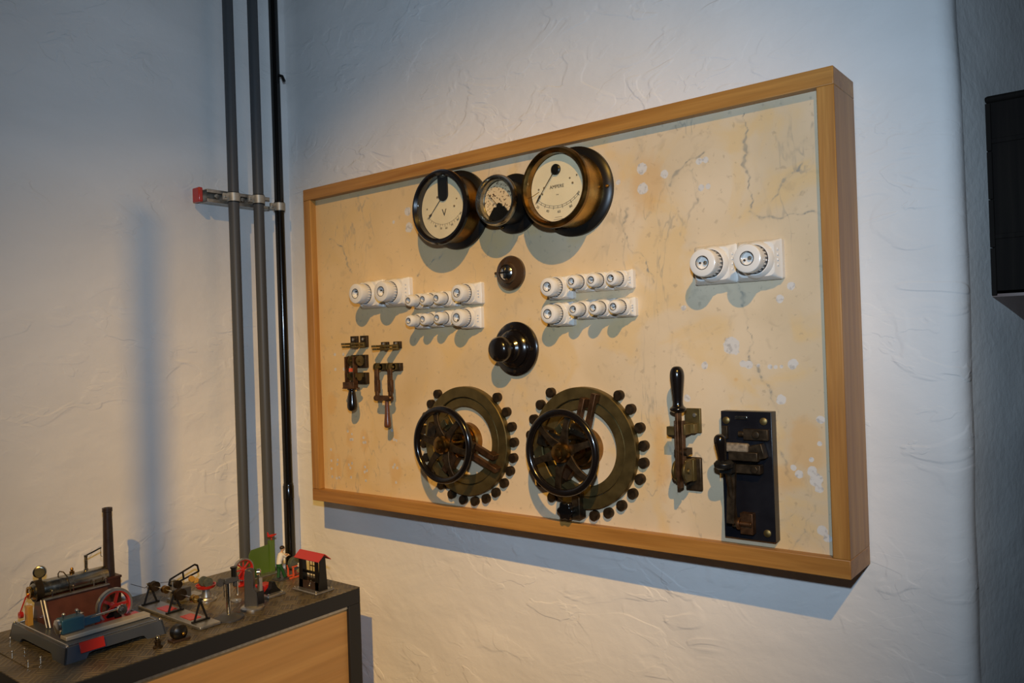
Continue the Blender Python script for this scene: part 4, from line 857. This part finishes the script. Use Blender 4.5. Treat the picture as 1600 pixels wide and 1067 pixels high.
# grinder man
t = thing('toy_worker_figure', 'tin worker figure in white shirt and green trousers leaning forward with both arms out', 'figure', (-.030, -.238, CT))
mb = MB()
mb.box((0, 0, 0.001), (.001, .001, .001))
def limb(name, pts, rad, mat, par=t):
    m_ = MB(); m_.tube(pts, rad, 14); return m_.build(name, mat, par)
bm_ = MB()
bm_.tube([(0, -.004, .046), (0, -.003, .056), (0, .001, .066), (0, .004, .074), (0, .006, .079), (0, .007, .083)], [.0075, .0072, .0085, .0088, .005, .0032], 16)
bm_.ball((0, .010, .0905), .0072, 18, (.85, 1, 1.15)); bm_.ball((0, .0175, .0895), .0015, 8)
for s in (-1, 1):
    bm_.ball((s*.0062, .009, .0895), .0015, 8)
    bm_.tube([(s*.009, .004, .074), (s*.010, .011, .066), (s*.007, .024, .068)], [.0036, .0028, .0020], 10); bm_.ball((s*.006, .026, .0685), .0026, 10)
    for q in range(4): bm_.tube([(s*.006+(q-1.5)*.0012, .027, .069), (s*.006+(q-1.5)*.0012, .0305, .0675-.0003*q)], .0006, 6)
    bm_.tube([(s*.004, .026, .070), (s*.002, .029, .0705)], .0007, 6)
body = bm_.build('body', M['skin'], t)
m_ = MB(); m_.tube([(0, -.0045, .044), (0, -.003, .056), (0, .001, .066), (0, .004, .0745), (0, .006, .0785)], [.0083, .0080, .0093, .0096, .0056], 18)
for s in (-1, 1): m_.tube([(s*.009, .004, .0745), (s*.010, .010, .067), (s*.0095, .014, .0665)], [.0044, .0037, .0032], 12)
m_.build('shirt', M['white'], body)
m_ = MB(); m_.tube([(0, -.004, .048), (0, -.004, .040)], [.0088, .009], 16)
for s, f in ((-1, -.005), (1, .012)): m_.tube([(s*.004, -.004, .043), (s*.0045, f*.5, .024), (s*.005, f, .006)], [.0058, .0048, .0050], 12)
m_.build('trousers', M['green_dark'], body)
m_ = MB()
for s, f in ((-1, -.005), (1, .012)): m_.ball((s*.005, f+.003, .004), .004, 12, (.8, 1.7, .8))
m_.build('shoes', M['hair'], body)
m_ = MB(); m_.ball((0, .0085, .0935), .0078, 18, (.95, 1, .8)); m_.build('hair', M['hair'], body)
m_ = MB(); m_.box((0, .001, .0015), (.036, .040, .003)); m_.build('base_plate', M['grey_paint'], t)
# grindstone
t = thing('toy_grindstone', 'toy grindstone with grey drum on an orange-red stand in front of the figure', 'toy', (-.018, -.196, CT))
for x in (-.013, .013):
    mb = MB(); mb.box((x, 0, .002), (.004, .056, .004))
    for y in (-.014, .014): mb.box((x, y, .018), (.004, .0045, .032))
    mb.box((x, 0, .034), (.004, .036, .004)); mb.build('stand_side', M['orange'], t, bevel=.0005)
mb = MB(); mb.M = tr(0, 0, .040) @ ry(PI/2); mb.lathe([(.019, -.008), (.020, -.006), (.020, .006), (.019, .008)], 36); mb.build('drum', M['stone'], t)
mb = MB(); mb.M = tr(.018, .006, .036) @ ry(PI/2); mb.lathe([(.007, -.003), (.007, .003)], 24); mb.build('pulley', M['white'], t)
mb = MB(); mb.cyl((-.018, 0, .038), (.02, 0, .038), .002, 8); mb.build('axle', M['chrome'], t)
# hammer house
t = thing('toy_drop_hammer_hut', 'black open-sided toy hut with pitched red roof at the cabinet corner', 'toy', (.145, -.252, CT))
mb = MB(); mb.box((0, 0, .003), (.110, .066, .006)); mb.build('base_plate', M['cast'], t, bevel=.002)
for s in (-1, 1):
    mb = MB(); mb.prism([(-.015, 0), (.015, 0), (.010, .090), (0, .100), (-.010, .090)], -.0015, .0015, tr(s*.045, 0, .006) @ Matrix(((0, 0, 1, 0), (1, 0, 0, 0), (0, 1, 0, 0), (0, 0, 0, 1)))); mb.build('end_wall', M['black_matte'], t)
    mb = MB(); mb.box((0, s*.0135, .018), (.090, .002, .022)); mb.build('low_wall', M['chimney'], t)
    mb = MB(); mb.box((s*.036, -.0135, .050), (.016, .002, .086)); mb.build('corner_board', M['black_matte'], t)
mb = MB()
for s in (-1, 1): mb.box((0, s*.0115, .1000), (.112, .028, .002), Matrix.Rotation(-s*.70, 3, 'X'))
mb.build('roof', M['red'], t)
mb = MB(); mb.cyl((-.044, 0, .050), (.044, 0, .050), .004, 12); mb.build('camshaft', M['black_matte'], t)
for x in (-.018, .0, .018):
    mb = MB(); mb.box((x*.7, 0, .055), (.0016, .0016, .080)); mb.box((x*.7, 0, .026), (.005, .005, .014)); mb.box((x*.7+.003, .003, .068), (.009, .0025, .0025)); mb.build('stamp', M['bronze_dark'], t)
mb = MB(); mb.tube([(.006, -.010, .030), (.008, -.018, .020)], .0015, 8); mb.ball((.008, -.018, .018), .003, 10); mb.build('lever', M['chrome'], t)
for sx, sy in ((.048, -.027), (-.048, -.027), (.048, .027)): mb = MB(); mb.ball((sx, sy, .008), .003, 12); mb.build('rivet', M['chrome'], t)
# small saw bench
t = thing('toy_circular_saw_bench', 'low red and black toy bench on a silver plate before the hut', 'toy', (.070, -.350, CT))
mb = MB(); mb.box((0, 0, .004), (.080, .058, .008)); mb.build('base_plate', M['cast'], t, bevel=.002)
mb = MB(); mb.box((-.018, -.004, .018), (.034, .040, .020)); mb.build('bench', M['red'], t, bevel=.001)
mb = MB(); mb.prism([(-.024, 0), (.024, 0), (.012, .012), (.004, .030), (-.004, .030), (-.008, .014)], -.008, .008, tr(.012, .004, .008) @ rz(PI/2) @ rx(PI/2)); mb.build('saw_guard', M['black_matte'], t)
for sx, sy in ((.034, -.022), (.034, .022)): mb = MB(); mb.ball((sx, sy, .010), .003, 12); mb.build('rivet', M['chrome'], t)
# motor and knob near the edge
t = thing('toy_dynamo', 'round dark toy dynamo at the front edge beside the steam engine', 'toy', (.196, -.688, CT))
mb = MB(); mb.box((0, 0, .003), (.028, .044, .006)); mb.build('base', M['chimney'], t, bevel=.001)
mb = MB(); mb.M = tr(0, 0, .020) @ ry(PI/2); mb.lathe([(.010, -.014), (.018, -.010), (.018, .008), (.012, .013), (.004, .015), (.004, .020)], 32); mb.build('dynamo_body', M['black_matte'], t)
mb = MB(); mb.ball((.021, 0, .020), .0042, 12); mb.build('brass_boss', M['brass'], t)
t = thing('brass_knob', 'tiny brass knob on a dark round foot at the cabinet edge', 'knob', (.198, -.742, CT))
mb = MB(); mb.lathe([(.011, 0), (.011, .003), (.006, .006), (.007, .014), (.009, .016), (.006, .018)], 24); mb.build('foot', M['bronze_dark'], t)
mb = MB(); mb.ball((0, 0, .023), .0062, 16); mb.build('ball', M['nickel'], t)
# thin plate with studs, cabinet's left end
t = thing('studded_plate', 'flat thin metal plate with upright studs at the cabinet left end', 'plate', (-.02, -.958, CT))
mb = MB(); mb.box((-.02, .008, .001), (.22, .050, .002)); mb.build('plate', M['tread'], t)
for x, y in ((-.123, .024), (-.01, .014), (-.016, -.010), (.080, -.012), (.080, .014)):
    mb = MB(); mb.cyl((x, y, .002), (x, y, .012), .0016, 8); mb.ball((x, y, .013), .0028, 10); mb.build('stud', M['chrome'], t)
# drive cords
def cord(lab, pts):
    mb = MB(); mb.tube(pts, .0007, 6); o = mb.build('drive_cord', M['cord']); tag(o, lab, 'cord')
cord('thin cord from the engine flywheel to the line shaft', [(.012, -.7115, CT+hh+.078), (-.04, -.65, CT+.078), (-.096, -.595, CT+.0737)])
cord('thin cord from the line shaft to the hacksaw', [(-.066, -.595, CT+.073), (-.087, -.533, CT+.061)])

# ------------------------------------------------------------------ light
def look(o, target):
    o.rotation_euler = (Vector(target)-o.location).to_track_quat('-Z', 'Y').to_euler()
sd = bpy.data.lights.new('ceiling_spot', 'SPOT'); sd.energy = 2330; sd.color = (1, .56, .11); sd.spot_size = math.radians(19.3); sd.spot_blend = 1; sd.shadow_soft_size = .05
so = bpy.data.objects.new('ceiling_spot', sd); col.objects.link(so); so.location = (4.74, -5.44, 6.24); look(so, (.28, 0, 1.05))
fd = bpy.data.lights.new('camera_flash', 'SPOT'); fd.shadow_soft_size = .025; fd.spot_size = math.radians(103); fd.spot_blend = 1; fd.energy = 96; fd.color = (.56, .74, .95)
fo = bpy.data.objects.new('camera_flash', fd); col.objects.link(fo); fo.location = CAM + up*.20; look(fo, fo.location + d)
w = bpy.data.worlds.new('world'); w.use_nodes = True; sc.world = w
w.node_tree.nodes['Background'].inputs['Color'].default_value = (.62, .70, .85, 1); w.node_tree.nodes['Background'].inputs['Strength'].default_value = .02
sc.view_settings.view_transform = 'Standard'; sc.view_settings.look = 'None'; sc.view_settings.exposure = 0; sc.view_settings.gamma = 1
